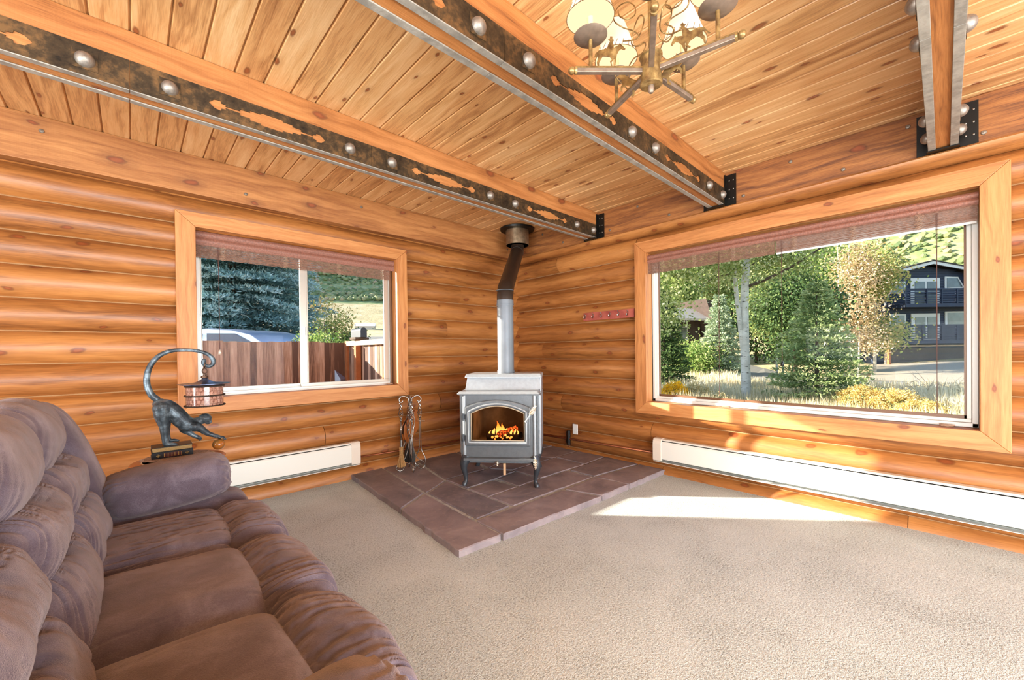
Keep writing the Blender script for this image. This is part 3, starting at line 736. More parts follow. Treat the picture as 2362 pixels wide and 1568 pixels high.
# the fire inside the stove (own things)
MS = Matrix.Translation(st.location) @ Matrix.Rotation(SR, 4, 'Z')
def inst(o): o.matrix_world = MS; return o
for p, q, r_, lb in (((-.14, .16, .385), (.15, .20, .378), .032, 'charred log lying at the front of the fire in the stove'),
                 ((-.10, .30, .385), (.17, .24, .392), .030, 'charred log behind the front one in the stove fire'),
                 ((-.02, .12, .42), (.12, .32, .445), .026, 'glowing log resting on top of the two others in the stove')):
    pts = [Vector(p).lerp(Vector(q), i / 8) + Vector((0, .006 * math.sin(i * 2.1), .005 * math.sin(i * 1.7))) for i in range(9)]
    o = inst(one('firewood_log', 'ember' if 'glowing' in lb else 'char', lambda b: b.tube(pts, [r_ * (1 + .1 * math.sin(i * 1.3)) for i in range(9)], 12), smooth='auto')); tag(o, lb, 'firewood')
def f(b):
    for (x, y, h_, r_) in ((-.035, .2, .17, .017), (.015, .22, .145, .014), (.05, .2, .09, .013), (-.07, .2, .085, .013), (.09, .21, .07, .010), (.0, .17, .10, .013), (.12, .22, .085, .007), (-.02, .25, .12, .013), (.15, .2, .07, .005), (-.1, .18, .06, .007)):
        pts = []; rad = []
        for i in range(9):
            t_ = i / 8; pts.append((x - .01 + .012 * math.sin(t_ * 5 + x * 40) * t_, y + .01 * math.sin(t_ * 4 + y * 30) * t_, .40 + h_ * .78 * t_)); rad.append(r_ * (math.sin(math.pi * min(t_ * .85 + .18, 1)) ** 1.1) + .0006)
        b.tube(pts, rad, 8)
    for i in range(16):
        a = R.uniform(-.1, .10); b.sphere((a, R.uniform(.10, .16), .378 + R.uniform(0, .035)), R.uniform(.006, .013), 6)
o = inst(one('flames', 'flame', f, smooth=True)); tag(o, 'orange flames and embers burning behind the stove door glass', 'fire', kind='stuff')
fl = bpy.data.lights.new('fire_light', 'POINT'); fl.energy = 2.0; fl.color = (1, .45, .15); fl.shadow_soft_size = .05
fo = bpy.data.objects.new('fire_light', fl); C.collection.objects.link(fo); fo.location = MS @ Vector((0.0, .16, .56))
# stove pipe
sp = empty('stove_pipe', (0, 0, 0), 0, 'round stove flue pipe, grey below and brown-black where it slants to the ceiling', 'stove pipe')
bp = MS @ Vector((.015, .40, 0)); bx_, by_ = bp.x, bp.y; tx, ty = -.29, -.33
RP = .078
one('lower_pipe', 'pipel', lambda b: (b.tube([(bx_, by_, .998), (bx_, by_, 1.685)], RP, 36), b.tube([(bx_, by_, .998), (bx_, by_, 1.03)], RP + .004, 36), b.tube([(bx_, by_, 1.64), (bx_, by_, 1.70)], RP + .003, 36)), sp, smooth='auto')
d = Vector((tx - bx_, ty - by_, 0)); e0 = Vector((bx_, by_, 1.69)); e3 = Vector((tx, ty, 2.56))
k0 = Vector((bx_, by_, 1.79)); k1 = Vector((tx, ty, 2.44)); sd_ = (k1 - k0).normalized()
one('lower_elbow', 'pipeu', lambda b: b.tube([e0, k0 - Vector((0, 0, .05)), k0 + sd_ * .06 , k0 + sd_ * .1], RP + .001, 36), sp, smooth='auto')
one('slanted_pipe', 'pipeu', lambda b: b.tube([k0 + sd_ * .08, k1 - sd_ * .08], RP - .001, 36), sp, smooth='auto')
one('upper_elbow', 'pipeu', lambda b: b.tube([k1 - sd_ * .1, k1 - sd_ * .05, k1 + Vector((0, 0, .05)), e3], RP + .002, 36), sp, smooth='auto')
for zz in (1.655, 1.79): one('pipe_seam', 'pipel', (lambda zz: lambda b: b.tube([(bx_, by_, zz), (bx_, by_, zz + .004)], RP + .0065, 36))(zz), sp, smooth='auto')
one('collar_ring', 'collar', lambda b: b.lathe([(.135, 2.50), (.14, 2.50), (.14, 2.68), (.135, 2.68), (.135, 2.50)], (tx, ty, 0), 40), sp, smooth='auto')
one('ceiling_flange', 'blk', lambda b: b.lathe([(.1, 2.675), (.205, 2.68), (.21, 2.70), (.1, 2.70), (.1, 2.675)], (tx, ty, 0), 44), sp, smooth='auto')

# ---------------------------------------------------------------- fire tools
TX, TY, TZ = -1.735, -.27, .046
def curl(b, pts, r_, n=8): # smooth curve through points
    P = [Vector(p) for p in pts]; out = []
    for i in range(len(P) - 1):
        p0, p1, p2, p3 = P[max(i - 1, 0)], P[i], P[i + 1], P[min(i + 2, len(P) - 1)]
        for k in range(8):
            t = k / 8; out.append(.5 * ((2 * p1) + (-p0 + p2) * t + (2 * p0 - 5 * p1 + 4 * p2 - p3) * t * t + (-p0 + 3 * p1 - 3 * p2 + p3) * t ** 3))
    out.append(P[-1]); b.tube(out, r_, n)
ts = empty('fire_tool_stand', (TX, TY, TZ), math.radians(-41), 'wrought iron stand with curled feet and four hanging hooks, left of the stove', 'tool stand')
def f(b):
    for k in range(4):
        a = k * math.pi / 2 + .4; ca, sa_ = math.cos(a), math.sin(a)
        curl(b, [(ca * .012, sa_ * .012, .30), (ca * .03, sa_ * .03, .2), (ca * .06, sa_ * .06, .12), (ca * .12, sa_ * .12, .07), (ca * .14, sa_ * .14, .03), (ca * .11, sa_ * .11, .005), (ca * .075, sa_ * .075, .015), (ca * .06, sa_ * .06, .055)], .0045)
one('curled_foot_set', 'iron', f, ts, smooth=True)
one('centre_post', 'iron', lambda b: (b.tube([(0, 0, .16), (0, 0, .30)], .013, 12), b.tube([(0, 0, .29), (0, 0, .312)], .018, 12)), ts, smooth='auto')
one('upper_collar', 'iron', lambda b: b.tube([(0, 0, .6), (0, 0, .622)], .017, 12), ts, smooth='auto')
def f(b):
    for k in range(4):
        a0 = k * math.pi / 2; pts = []
        for i in range(25):
            t_ = i / 24; rr = .008 + .036 * math.sin(math.pi * t_) ; a = a0 + t_ * 2.6
            pts.append((rr * math.cos(a), rr * math.sin(a), .305 + .30 * t_))
        b.tube(pts, .0042, 7)
one('twisted_cage', 'iron', f, ts, smooth=True)
HK = []
def f(b):
    for k in range(4):
        a = k * math.pi / 2 + .35; ca, sa_ = math.cos(a), math.sin(a)
        curl(b, [(ca * .006, sa_ * .006, .61), (ca * .012, sa_ * .012, .68), (ca * .03, sa_ * .03, .72), (ca * .075, sa_ * .075, .735), (ca * .105, sa_ * .105, .71), (ca * .10, sa_ * .10, .68), (ca * .08, sa_ * .08, .676), (ca * .07, sa_ * .07, .69)], .0055)
        HK.append((ca * .092, sa_ * .092))
one('hanging_hooks', 'iron', f, ts, smooth=True)
MT = Matrix.Translation(ts.location) @ Matrix.Rotation(ts.rotation_euler[2], 4, 'Z')
def handle(b, x, y, zt):
    b.lathe([(.004, 0), (.012, .004), (.012, .012), (.004, .016)], (x, y, zt - .175), 12); b.lathe([(.004, 0), (.012, .004), (.012, .012), (.004, .016)], (x, y, zt - .03), 12)
    for k in range(4):
        pts = []
        for i in range(17):
            t_ = i / 16; rr = .004 + .016 * math.sin(math.pi * t_); a = k * math.pi / 2 + t_ * 4
            pts.append((x + rr * math.cos(a), y + rr * math.sin(a), zt - .165 + .14 * t_))
        b.tube(pts, .003, 6)
    b.tube([(x + .012 * math.cos(t_ * .7), y, zt + .0 + .012 * math.sin(t_ * .7)) for t_ in range(9)], .0028, 6)
    b.tube([(x, y, zt - .02), (x, y, zt - .008)], .003, 6)
def tool(name, k, label, fn):
    x, y = HK[k]; e = empty(name, (0, 0, 0), 0, label, 'fire tool'); e.matrix_world = MT
    hh = one('twisted_handle', 'iron', lambda b: handle(b, x, y, .667), e, smooth='auto'); fn(e, x, y)
order = sorted(range(4), key=lambda k: (MT @ Vector((*HK[k], 0))).dot(rt))
def f1(e, x, y):
    one('rod', 'iron', lambda b: b.tube([(x, y, .495), (x, y, .30)], .0055, 8), e, smooth=True)
    one('ferrule', 'iron', lambda b: b.lathe([(.015, .235), (.015, .305), (.006, .31)], (x, y, 0), 14), e, smooth='auto')
    def br(b):
        b.lathe([(.034, .045), (.036, .06), (.022, .12), (.015, .17), (.017, .236), (.014, .24)], (x, y, 0), 40, None, lambda a, r_, z_: .16 * math.sin(a * 9) + .1 * math.sin(a * 17))
    one('bristles', 'brush', br, e)
tool('hearth_brush', order[0], 'fireplace brush with straw bristles hanging at the left of the tool stand', f1)
def f2(e, x, y):
    one('rod', 'iron', lambda b: b.tube([(x, y, .495), (x, y, .24)], .0055, 8), e, smooth=True)
    def sh(b):
        m = 8; rows = []
        for i in range(m + 1):
            t_ = i / m; wd = .03 + .03 * min(t_ * 2, 1)
            rows.append(b.add([(x + wd * math.sin(s_ * 1.1), y + .02 - .02 * math.cos(s_ * 1.2) + q * .002, .245 - .19 * t_) for q in (0, 1) for s_ in [-1, -.6, -.2, .2, .6, 1]]))
        for i in range(m):
            for j in range(5):
                b.face((rows[i] + j, rows[i] + j + 1, rows[i + 1] + j + 1, rows[i + 1] + j)); b.face((rows[i] + 6 + j, rows[i + 1] + 6 + j, rows[i + 1] + 7 + j, rows[i] + 7 + j))
    one('pan', 'irondk', sh, e, smooth=True)
tool('ash_shovel', order[1], 'fireplace shovel with dark curved pan hanging behind the brush', f2)
def f3(e, x, y):
    one('rod', 'iron', lambda b: (b.tube([(x, y, .495), (x, y, .08)], .0055, 8), curl(b, [(x, y, .09), (x + .01, y, .06), (x + .03, y, .05), (x + .035, y, .075)], .005), b.tube([(x, y, .08), (x, y, .035)], [.0055, .001], 8)), e, smooth=True)
tool('fire_poker', order[2], 'fireplace poker with straight rod hanging at the front right of the stand', f3)
def f4(e, x, y):
    def tg(b):
        for s_ in (-1, 1):
            curl(b, [(x + s_ * .006, y, .495), (x + s_ * .008, y, .3), (x + s_ * .012, y, .2), (x + s_ * .045, y, .12), (x + s_ * .05, y, .06), (x + s_ * .01, y, .035)], .0045)
        b.tube([(x - .04, y, .48), (x + .05, y, .48)], .004, 6)
    one('tong_arms', 'iron', tg, e, smooth=True)
tool('fire_tongs', order[3], 'fireplace tongs with crossbar hanging at the right of the stand', f4)
# bellows leaning on the wall behind the tools
be = empty('fire_bellows', (-1.70, -.075, .30), 0, 'wooden fireplace bellows with black studded leather on the wall behind the tool stand', 'bellows')
def shp(s_=1):
    return [(-.01 * s_, 0), (-.06, .06), (-.085 * s_, .14), (-.075 * s_, .21), (-.03, .26), (-.015, .34), (.015, .34), (.03, .26), (.075, .21), (.085, .14), (.06, .06), (.01, 0)]
rotb = lambda a, c, d, o=0: (a * .9 + c * .35, -d - o, c * .93 - a * .3)
one('board', 'bellow', lambda b: b.prism(shp(), lambda a, c, d: rotb(a, c, d, .045), .01), be, bevel=.003)
one('back_board', 'bellow', lambda b: b.prism(shp(), lambda a, c, d: rotb(a, c, d, 0), .01), be, bevel=.003)
one('leather_body', 'leather', lambda b: b.prism([(p[0] * .96, p[1] * .98 + .004) for p in shp()[1:5] + shp()[7:11]], lambda a, c, d: rotb(a, c, d, .01), .035), be)
one('nozzle', 'zinc', lambda b: b.tube([rotb(0, .01, .02), rotb(0, -.09, .02)], [.015, .007], 10), be, smooth=True)

# ---------------------------------------------------------------- heaters and pipes
def heater(label, side, t0, t1, z0, z1, dep, root=None, endlo=True, endhi=True):
    root = empty('baseboard_heater', ((t0 if side == 'A' else 0), (0 if side == 'A' else t1), z0), 0, label, 'heater'); root.location = (0, 0, 0)
    def T(t, n, z): return (t, n, z) if side == 'A' else (n, t, z)
    def ext(name, m, prof, a, c, **kw):
        def f(b):
            i0 = b.add([T(a, p[0], p[1]) for p in prof] + [T(c, p[0], p[1]) for p in prof]); n = len(prof)
            for i in range(n): b.face((i0 + i, i0 + (i + 1) % n, i0 + n + (i + 1) % n, i0 + n + i))
            b.face([i0 + i for i in range(n)]); b.face([i0 + n + i for i in range(n)])
        return fix_normals(one(name, m, f, root, **kw))
    d = -dep; H = z1 - z0
    ext('top_hood', 'white', [(-.002, z1), (d * .72, z1), (d * .84, z1 - .008), (d * .86, z1 - .013), (d * .7, z1 - .006), (-.002, z1 - .006)], t0, t1, bevel=.001)
    ext('slot_damper', 'blackp', [(d * .35, z1 - .009), (d * .84, z1 - .017), (d * .8, z1 - .024), (d * .3, z1 - .016)], t0 + .005, t1 - .005)
    ext('front_panel', 'white', [(d * .86, z1 - .019), (d * .93, z1 - .028), (d, z1 - .044), (d, z0 + .036), (d * .96, z0 + .03), (d * .92, z0 + .036), (d * .93, z1 - .044), (d * .84, z1 - .027)], t0 + .004, t1 - .004, bevel=.0015)
    ext('back_panel', 'white', [(-.002, z0), (d * .9, z0), (d * .9, z0 + .004), (-.006, z0 + .004), (-.006, z1 - .007), (-.002, z1 - .007)], t0 + .002, t1 - .002)
    ext('fin_tube', 'fins', [(d * .3, z0 + .02), (d * .78, z0 + .02), (d * .78, z0 + .075), (d * .3, z0 + .075)], t0 + .03, t1 - .03)
    cp = [(-.001, z0 + .012), (d * 1.04, z0 + .012), (d * 1.06, z0 + .03), (d * 1.06, z1 - .05), (d * 1.0, z1 - .02), (d * .85, z1 - .002), (d * .7, z1 + .004), (-.001, z1 + .004)]
    if endhi: ext('end_cap', 'almond', cp, t1 - .085, t1, bevel=.004)
    if endlo: ext('end_cap', 'almond', cp, t0, t0 + .085, bevel=.004)
    return root
heater('short white baseboard heater on the left wall beneath the smaller window', 'A', -3.9, -2.158, .145, .363, .075)
heater('long white baseboard heater on the right wall beneath the big picture window', 'B', -4.75, -1.958, .135, .355, .078)
tag(one('copper_pipe', 'copper', lambda b: b.tube([(-2.165, -.018, .205), (-1.6, -.018, .19), (-.06, -.018, .168)], .0085, 10), smooth=True), 'copper heating pipe along the left wall behind the fire tools', 'pipe')
tag(one('copper_pipe', 'copper', lambda b: (b.tube([(-.03, -.06, .168), (-.03, -1.97, .205)], .012, 10), b.tube([(-.024, -.835, .184), (-.024, -.87, .184)], .017, 10)), smooth=True), 'copper heating pipe along the right wall between stove and long heater', 'pipe')
e = empty('shutoff_valve', (-.03, -.885, .19), 0, 'black insulated shutoff valve on the copper pipe under the white wall plate', 'valve')
one('valve_sleeve', 'blackp', lambda b: (b.tube([(0, 0, -.075), (0, 0, .09)], .022, 14), b.tube([(0, .018, -.06), (0, .018, .08)], .014, 12)), e, smooth='auto')
one('drain_tip', 'copper', lambda b: b.tube([(0, 0, -.1), (0, 0, -.07)], .008, 8), e)
o = tag(one('wall_plate', 'wp', lambda b: b.box(-.012, -.002, -.999, -.93, .245, .362), bevel=.003), 'blank white wall plate low on the right log wall beside the stove', 'wall plate')
hr = empty('hook_rack', (0, 0, 0), 0, 'faded red board with six small silver hooks on the logs left of the big window', 'hook rack')
one('board', 'hookp', lambda b: b.box(-.018, -.004, -1.735, -1.105, 1.543, 1.632), hr, bevel=.002)
for i in range(6):
    y = -1.135 - i * .107
    one('hook', 'iron', (lambda y: lambda b: (curl(b, [(-.02, y, 1.61), (-.024, y, 1.585), (-.035, y, 1.568), (-.05, y, 1.572), (-.052, y, 1.59)], .0042), curl(b, [(-.02, y, 1.60), (-.035, y, 1.607), (-.045, y, 1.625)], .0035)))(y), hr, smooth=True)

# ---------------------------------------------------------------- blinds
def blind(label, side, t0, t1, z0, z1, n, slats, cords, m='blind', liner=None, loops=()):
    root = empty('woven_blind', (0, 0, 0), 0, label, 'window blind')
    def T(t, n_, z): return (t, n_, z) if side == 'A' else (n_, t, z)
    def f(b):
        for i in range(slats):
            z = z0 + (z1 - z0) * (i + .5) / slats; a = R.uniform(-.001, .001); rr = (z1 - z0) / slats * R.uniform(.38, .47)
            b.tube([T(t0, n + a, z), T((t0 + t1) / 2, n + R.uniform(-.002, .002), z + R.uniform(-.001, .001)), T(t1, n - a, z)], rr, 5)
    one('reed_slats', m, f, root)
    for t in loops:
        pts = [T(t + .022 * math.sin(i * 1.9), n - .008 - .003 * math.cos(i * 1.3), z0 + (z1 - z0) * (1 - i / 39) + .008 * math.cos(i * 1.9)) for i in range(40)]
        one('twine_tie', 'cordl', (lambda pts: lambda b: b.tube(pts, .0012, 4))(pts), root)
    for (t, zt, zb_, tas) in cords:
        def h(b):
            b.tube([T(t, n - .015, zt), T(t + .004, n - .02, (zt + zb_) / 2), T(t + .002, n - .018, zb_)], .0016, 5); b.tube([T(t + .006, n - .015, zt), T(t + .001, n - .02, (zt + zb_) / 2), T(t + .004, n - .018, zb_)], .0013, 5)
        c = one('pull_cord', 'cord', h, root)
        if tas: one('cord_tassel', tas, (lambda t, zb_: lambda b: b.lathe([(.004, .035), (.009, .02), (.012, 0), (.004, -.002)], T(t + .003, n - .018, zb_ - .03), 10))(t, zb_), c, smooth=True)
    if liner:
        def q(b):
            (a0, a1) = sorted(liner)
            if side == 'A': b.box(a0, a1, n + .012, n + .014, z0 - .012, z1)
            else: b.box(n + .012, n + .014, a0, a1, z0 - .012, z1)
        one('liner', 'liner', q, root)
    return root
def valance(label, side, t0, t1, z0, z1, n):
    root = empty('blind_valance', (0, 0, 0), 0, label, 'valance')
    def T(t, n_, z): return (t, n_, z) if side == 'A' else (n_, t, z)
    def f(b):
        N = 14; H = z1 - z0
        prof = [(n + .03, z1), (n + .0, z1)] + [(n - .010 * math.sin(math.pi * (i / 6)) - .001, z1 - H * .42 * i / 6) for i in range(7)] + [(n - .012 * math.sin(math.pi * (i / 6)) + .002, z1 - H * .45 - H * .5 * i / 6) for i in range(7)] + [(n + .004, z0), (n + .01, z0 + .01), (n + .012, z1 - .01), (n + .03, z1 - .008)]
        i0 = b.add([T(t0, *p) for p in prof] + [T(t1, *p) for p in prof]); k = len(prof)
        for i in range(k): b.face((i0 + i, i0 + (i + 1) % k, i0 + k + (i + 1) % k, i0 + k + i))
        b.face([i0 + i for i in range(k)]); b.face([i0 + k + i for i in range(k)])
    fix_normals(one('moulded_front', 'blind2', f, root, smooth='auto')); return root
valance('brown moulded valance across the top of the smaller left window', 'A', AX0 + .002, AX1 - .002, 2.056, 2.160, .03)
valance('brown moulded valance across the top of the big right window', 'B', BY0 + .002, BY1 - .002, 2.062, 2.142, .01)
blind('gathered brown reed blind across the smaller left window', 'A', AX0 + .006, AX1 - .05, 1.955, 2.056, .03, 13, [(-3.235, 2.05, 1.24, 'ivory')], loops=(-3.2, -2.75, -2.3, -1.87))
blind('narrow brown reed blind at the left third of the big window', 'B', -2.965, BY1 - .006, 1.958, 2.072, .012, 19, [(-2.55, 2.05, .80, None)], loops=(-2.03, -2.33, -2.66))
blind('wide brown reed blind with white liner at the right of the big window', 'B', BY0 + .006, -2.972, 1.966, 2.066, .004, 19, [(-3.02, 2.05, 1.1, 'blackp'), (-3.86, 2.05, .78, None)], liner=(BY0 + .01, -2.975), loops=(-3.1, -3.45, -3.78))
def cleat(x, y, z, along, label):
    e = empty('cord_cleat', (x, y, z), along, label, 'cleat')
    one('cleat_body', 'cordl', lambda b: (b.tube([(-.035, 0, .012), (0, 0, .009), (.035, 0, .012)], [.004, .007, .004], 8), b.tube([(0, 0, 0), (0, 0, .01)], .006, 8)), e, smooth=True)
    def f(b):
        for k in range(3): b.tube([(.03 * math.sin(i * .8 + k), .012 * math.cos(i * 1.1 + k * 2), .004 + .006 * math.sin(i * .5 + k) ** 2) for i in range(16)], .0014, 4)
    one('wound_cord', 'cordl', f, e)
cleat(.05, -2.58, BZ0, math.radians(90), 'cord cleat with wound twine on the big window sill below the aspen trunk')
cleat(.05, -3.9, BZ0, math.radians(90), 'cord cleat with wound twine at the right end of the big window sill')
cleat(-1.80, .03, AZ0, 0, 'cord cleat with wound twine at the right end of the smaller window sill')

# ---------------------------------------------------------------- sofa
def puff(name, c, s, parent, e=(4, 4, 4), N=34, rot=(0, 0, 0), disp=None, m='fab'):
    """puffy cushion: superellipsoid with folds; disp(p, nrm) -> offset along the normal, p in [-1,1]^3"""
    vid = {}; vs = []; fs = []
    def V(i, j, k):
        key = (i, j, k)
        if key not in vid:
            p = Vector((2 * i / N - 1, 2 * j / N - 1, 2 * k / N - 1))
            p = Vector([math.sin(q * math.pi / 2 * .92) / math.sin(math.pi / 2 * .92) for q in p])
            lo, hi = .4, 1.2
            for _ in range(16):
                mid = (lo + hi) / 2
                if (abs(p.x * mid) ** e[0] + abs(p.y * mid) ** e[1] + abs(p.z * mid) ** e[2]) > 1: hi = mid
                else: lo = mid
            q = p * lo
            nn = Vector([math.copysign(abs(q[a]) ** (e[a] - 1), q[a]) * e[a] / s[a] for a in range(3)]).normalized()
            w_ = Vector((q.x * s[0], q.y * s[1], q.z * s[2]))
            if disp: w_ += nn * disp(q, nn)
            vid[key] = len(vs); vs.append(w_)
        return vid[key]
    for a in range(N):
        for b_ in range(N):
            for f_ in ((0, 1), (1, 1), (0, 0), (1, 0)): pass
            fs.append((V(a, b_, 0), V(a, b_ + 1, 0), V(a + 1, b_ + 1, 0), V(a + 1, b_, 0)))
            fs.append((V(a, b_, N), V(a + 1, b_, N), V(a + 1, b_ + 1, N), V(a, b_ + 1, N)))
            fs.append((V(a, 0, b_), V(a + 1, 0, b_), V(a + 1, 0, b_ + 1), V(a, 0, b_ + 1)))
            fs.append((V(a, N, b_), V(a, N, b_ + 1), V(a + 1, N, b_ + 1), V(a + 1, N, b_)))
            fs.append((V(0, a, b_), V(0, a, b_ + 1), V(0, a + 1, b_ + 1), V(0, a + 1, b_)))
            fs.append((V(N, a, b_), V(N, a + 1, b_), V(N, a + 1, b_ + 1), V(N, a, b_ + 1)))
    me = bpy.data.meshes.new(name); me.from_pydata(vs, [], fs); me.polygons.foreach_set('use_smooth', [True] * len(fs)); me.materials.append(M[m])
    o = bpy.data.objects.new(name, me); C.collection.objects.link(o); o.parent = parent; o.location = c; o.rotation_euler = rot
    return o
def nz(a, b, c, s=0): return mn.noise(Vector((a, b, c + s * 7.3)))
def ridge(v, w_=.16): return -max(0, 1 - abs(v) / w_) ** 1.5
def folds_front(seed, amp, fy=9, fz=1.0, edge=1):
    """pleats that run up and down / fan out from the lower and upper seams"""
    def d(q, n):
        fan = q.y * fy * (1 + .3 * q.z) + .9 * nz(q.y * 1.5, q.z * 1.1, 0, seed)
        k = nz(fan * .85, q.z * .22 * fz, .5, seed)
        fade = ((abs(q.z) ** 2.0) * .8 + .3) * (1 - abs(q.z) ** 6)
        k2 = nz(fan * 1.7 + 5, q.z * .3, .5, seed)
        pinch = -.022 * math.exp(-(q.y / .2) ** 2) * max(0, (abs(q.z) - .3) / .7) if n.x > 0 else 0
        return amp * ((ridge(k, .16) + .5 * ridge(k2, .14)) * fade * (1 if n.x > -.2 else .2)) + amp * .8 * nz(q.y * 1.5, q.z * 1.5, 3, seed) + pinch
    return d
def folds_x(seed, amp, fy=7, fade=None):
    def d(q, n):
        c_ = q.y * fy + .5 * nz(q.x * .8, q.y * 2, 1, seed)
        a_ = math.atan2(q.z, q.x)
        k = nz(c_ * .9, a_ * .45, .5, seed)
        fd = fade(q) if fade else 1
        k2 = nz(c_ * 1.9 + 4, a_ * .55, .5, seed)
        return amp * (ridge(k, .17) + .5 * ridge(k2, .16)) * fd + amp * .7 * nz(q.x * 1.4, q.y * 1.6, 5, seed)
    return d
sf = empty('sofa', (-3.75, -2.2, 0), 0, 'long brown-mauve upholstered three-seat recliner sofa with tufted backs', 'sofa')
sf.location = (0, 0, 0)
ys = [-1.655, -2.21, -2.772]
for i, yc in enumerate(ys):
    hw = (.283, .283, .292)[i]
    # seat: flat pad that sinks at the near seam
    def sd2(q, n, i=i): return -.026 * max(0, -q.y) ** 5 * max(n.z, 0) + (.012 * ridge(nz(q.y * 7 + .6 * nz(q.x * 2, q.y * 2, 2, i), q.x * .35, 1, i), .12) * (1 if i == 0 else .35 * (abs(q.y) ** 2) + .05)) + .004 * nz(q.x * 1.5, q.y * 2, 4, i)
    puff('seat_cushion', (-3.66, yc, .385), (.238, hw, .095), sf, (7, 5, 2.6), 56, (0, math.radians(1.5), 0), sd2)
    # footrest pad: roll in front of the seat
    def fd(q): return (.3 + .6 * abs(q.y) ** 1.2) * (1 - abs(q.y) ** 8)
    puff('footrest_pad', (-3.355, yc, .325), (.142, hw, .155), sf, (2.4, 6, 2.6), 84, (0, 0, 0), folds_x(20 + i, .019, 7.5, fd))
    puff('footrest_panel', (-3.295, yc, .13), (.07, hw, .12), sf, (3, 7, 4), 20, (0, 0, 0), folds_x(50 + i, .006, 5))
    # three tiered back puffs
    puff('lower_back_pad', (-3.93, yc, .535), (.115, hw + .002, .135), sf, (2.5, 4.5, 2.3), 56, (0, math.radians(-16), 0), folds_front(3 + i * 5, .019, 8))
    puff('middle_back_pad', (-3.995, yc, .715), (.125, hw, .115), sf, (2.5, 4.5, 2.2), 56, (0, math.radians(-16), 0), folds_front(4 + i * 5, .017, 7))
    puff('head_pad', (-4.075, yc, .905), (.145, hw, .145), sf, (2.6, 4, 2.2), 44, (0, math.radians(-18), 0), folds_front(60 + i * 5, .010, 5))
# far and near arms
for k, yc in enumerate((-1.225, -3.255)):
    def ad(q, n, k=k):
        en = max(abs(q.x) - .55, 0) / .45
        return -.009 * en * abs(math.sin(q.y * 9 + q.z * 7 + nz(q.x * 3, q.y * 3, q.z * 3, k) * 3)) + .004 * nz(q.x * 2, q.y * 2, q.z * 2, k)
    puff('arm_pad', (-3.607 - .03 * k, yc, .560 - .012 * k), (.252, .15, .112), sf, (6, 2.7, 3.4), 48, (0, math.radians(-5), 0), ad)
    puff('arm_panel', (-3.62, yc, .245), (.345, .135, .24), sf, (7, 4, 5), 24, (0, 0, 0), folds_x(70 + k, .004, 3))
puff('back_wing', (-4.02, -1.215, .66), (.17, .155, .36), sf, (3.4, 2.6, 3.2), 34, (0, math.radians(-17), 0), folds_front(90, .006, 3))
puff('back_wing', (-4.02, -3.25, .66), (.17, .155, .36), sf, (3.4, 2.6, 3.2), 34, (0, math.radians(-17), 0), folds_front(91, .006, 3))
puff('back_frame', (-4.17, -2.21, .48), (.12, 1.10, .50), sf, (5, 12, 5), 24, (0, math.radians(-12), 0))
one('base_frame', 'fab', lambda b: b.box(-4.05, -3.36, -3.05, -1.36, .03, .30), sf, bevel=.02)

# ---------------------------------------------------------------- side table, lamp, books
TB = (-3.54, -.80); TH = .60
tb = empty('side_table', (TB[0], TB[1], 0), 0, 'round dark-stained wooden side table between the sofa arm and the left wall', 'table')
one('table_top', 'table', lambda b: b.lathe([(.0, TH - .03), (.20, TH - .03), (.212, TH - .026), (.22, TH - .018), (.222, TH - .012), (.217, TH - .006), (.212, TH - .004), (.206, TH - .001), (0, TH)], (0, 0, 0), 56), tb, smooth='auto')
one('inlay_ring', 'inlay', lambda b: b.lathe([(.165, TH - .0005), (.165, TH + .0006), (.172, TH + .0006), (.172, TH - .0005)], (0, 0, 0), 56), tb)
one('pedestal', 'table', lambda b: b.lathe([(.04, 0.1), (.03, .16), (.05, .22), (.028, .3), (.035, .45), (.022, .5), (.05, .565), (.06, .57)], (0, 0, 0), 24), tb, smooth='auto')
for k in range(3):
    a = k * 2.094 + .5
    one('leg', 'table', (lambda a: lambda b: curl(b, [(.02 * math.cos(a), .02 * math.sin(a), .16), (.1 * math.cos(a), .1 * math.sin(a), .12), (.17 * math.cos(a), .17 * math.sin(a), .05), (.20 * math.cos(a), .20 * math.sin(a), .014)], .014))(a), tb, smooth=True)
def f(b):
    n = 60; rows = []
    for j, (rr, zz) in enumerate(((.001, .005), (.12, .006), (.138, .006), (.15, .002), (.12, .001))):
        rows.append(b.add([((rr + (.006 * math.sin(a * 18) if j >= 2 else 0)) * math.cos(a) * 1.1, (rr + (.006 * math.sin(a * 18) if j >= 2 else 0)) * math.sin(a) * .8, zz + .0015 * math.sin(a * 23 + j)) for a in [2 * math.pi * k / n for k in range(n)]]))
    for i in range(len(rows) - 1):
        for k in range(n): b.face((rows[i] + k, rows[i] + (k + 1) % n, rows[i + 1] + (k + 1) % n, rows[i + 1] + k))
o = one('doily', 'doily', f); o.location = (-3.55, -.735, TH); tag(o, 'pinkish crocheted doily on the side table under the two books', 'doily')
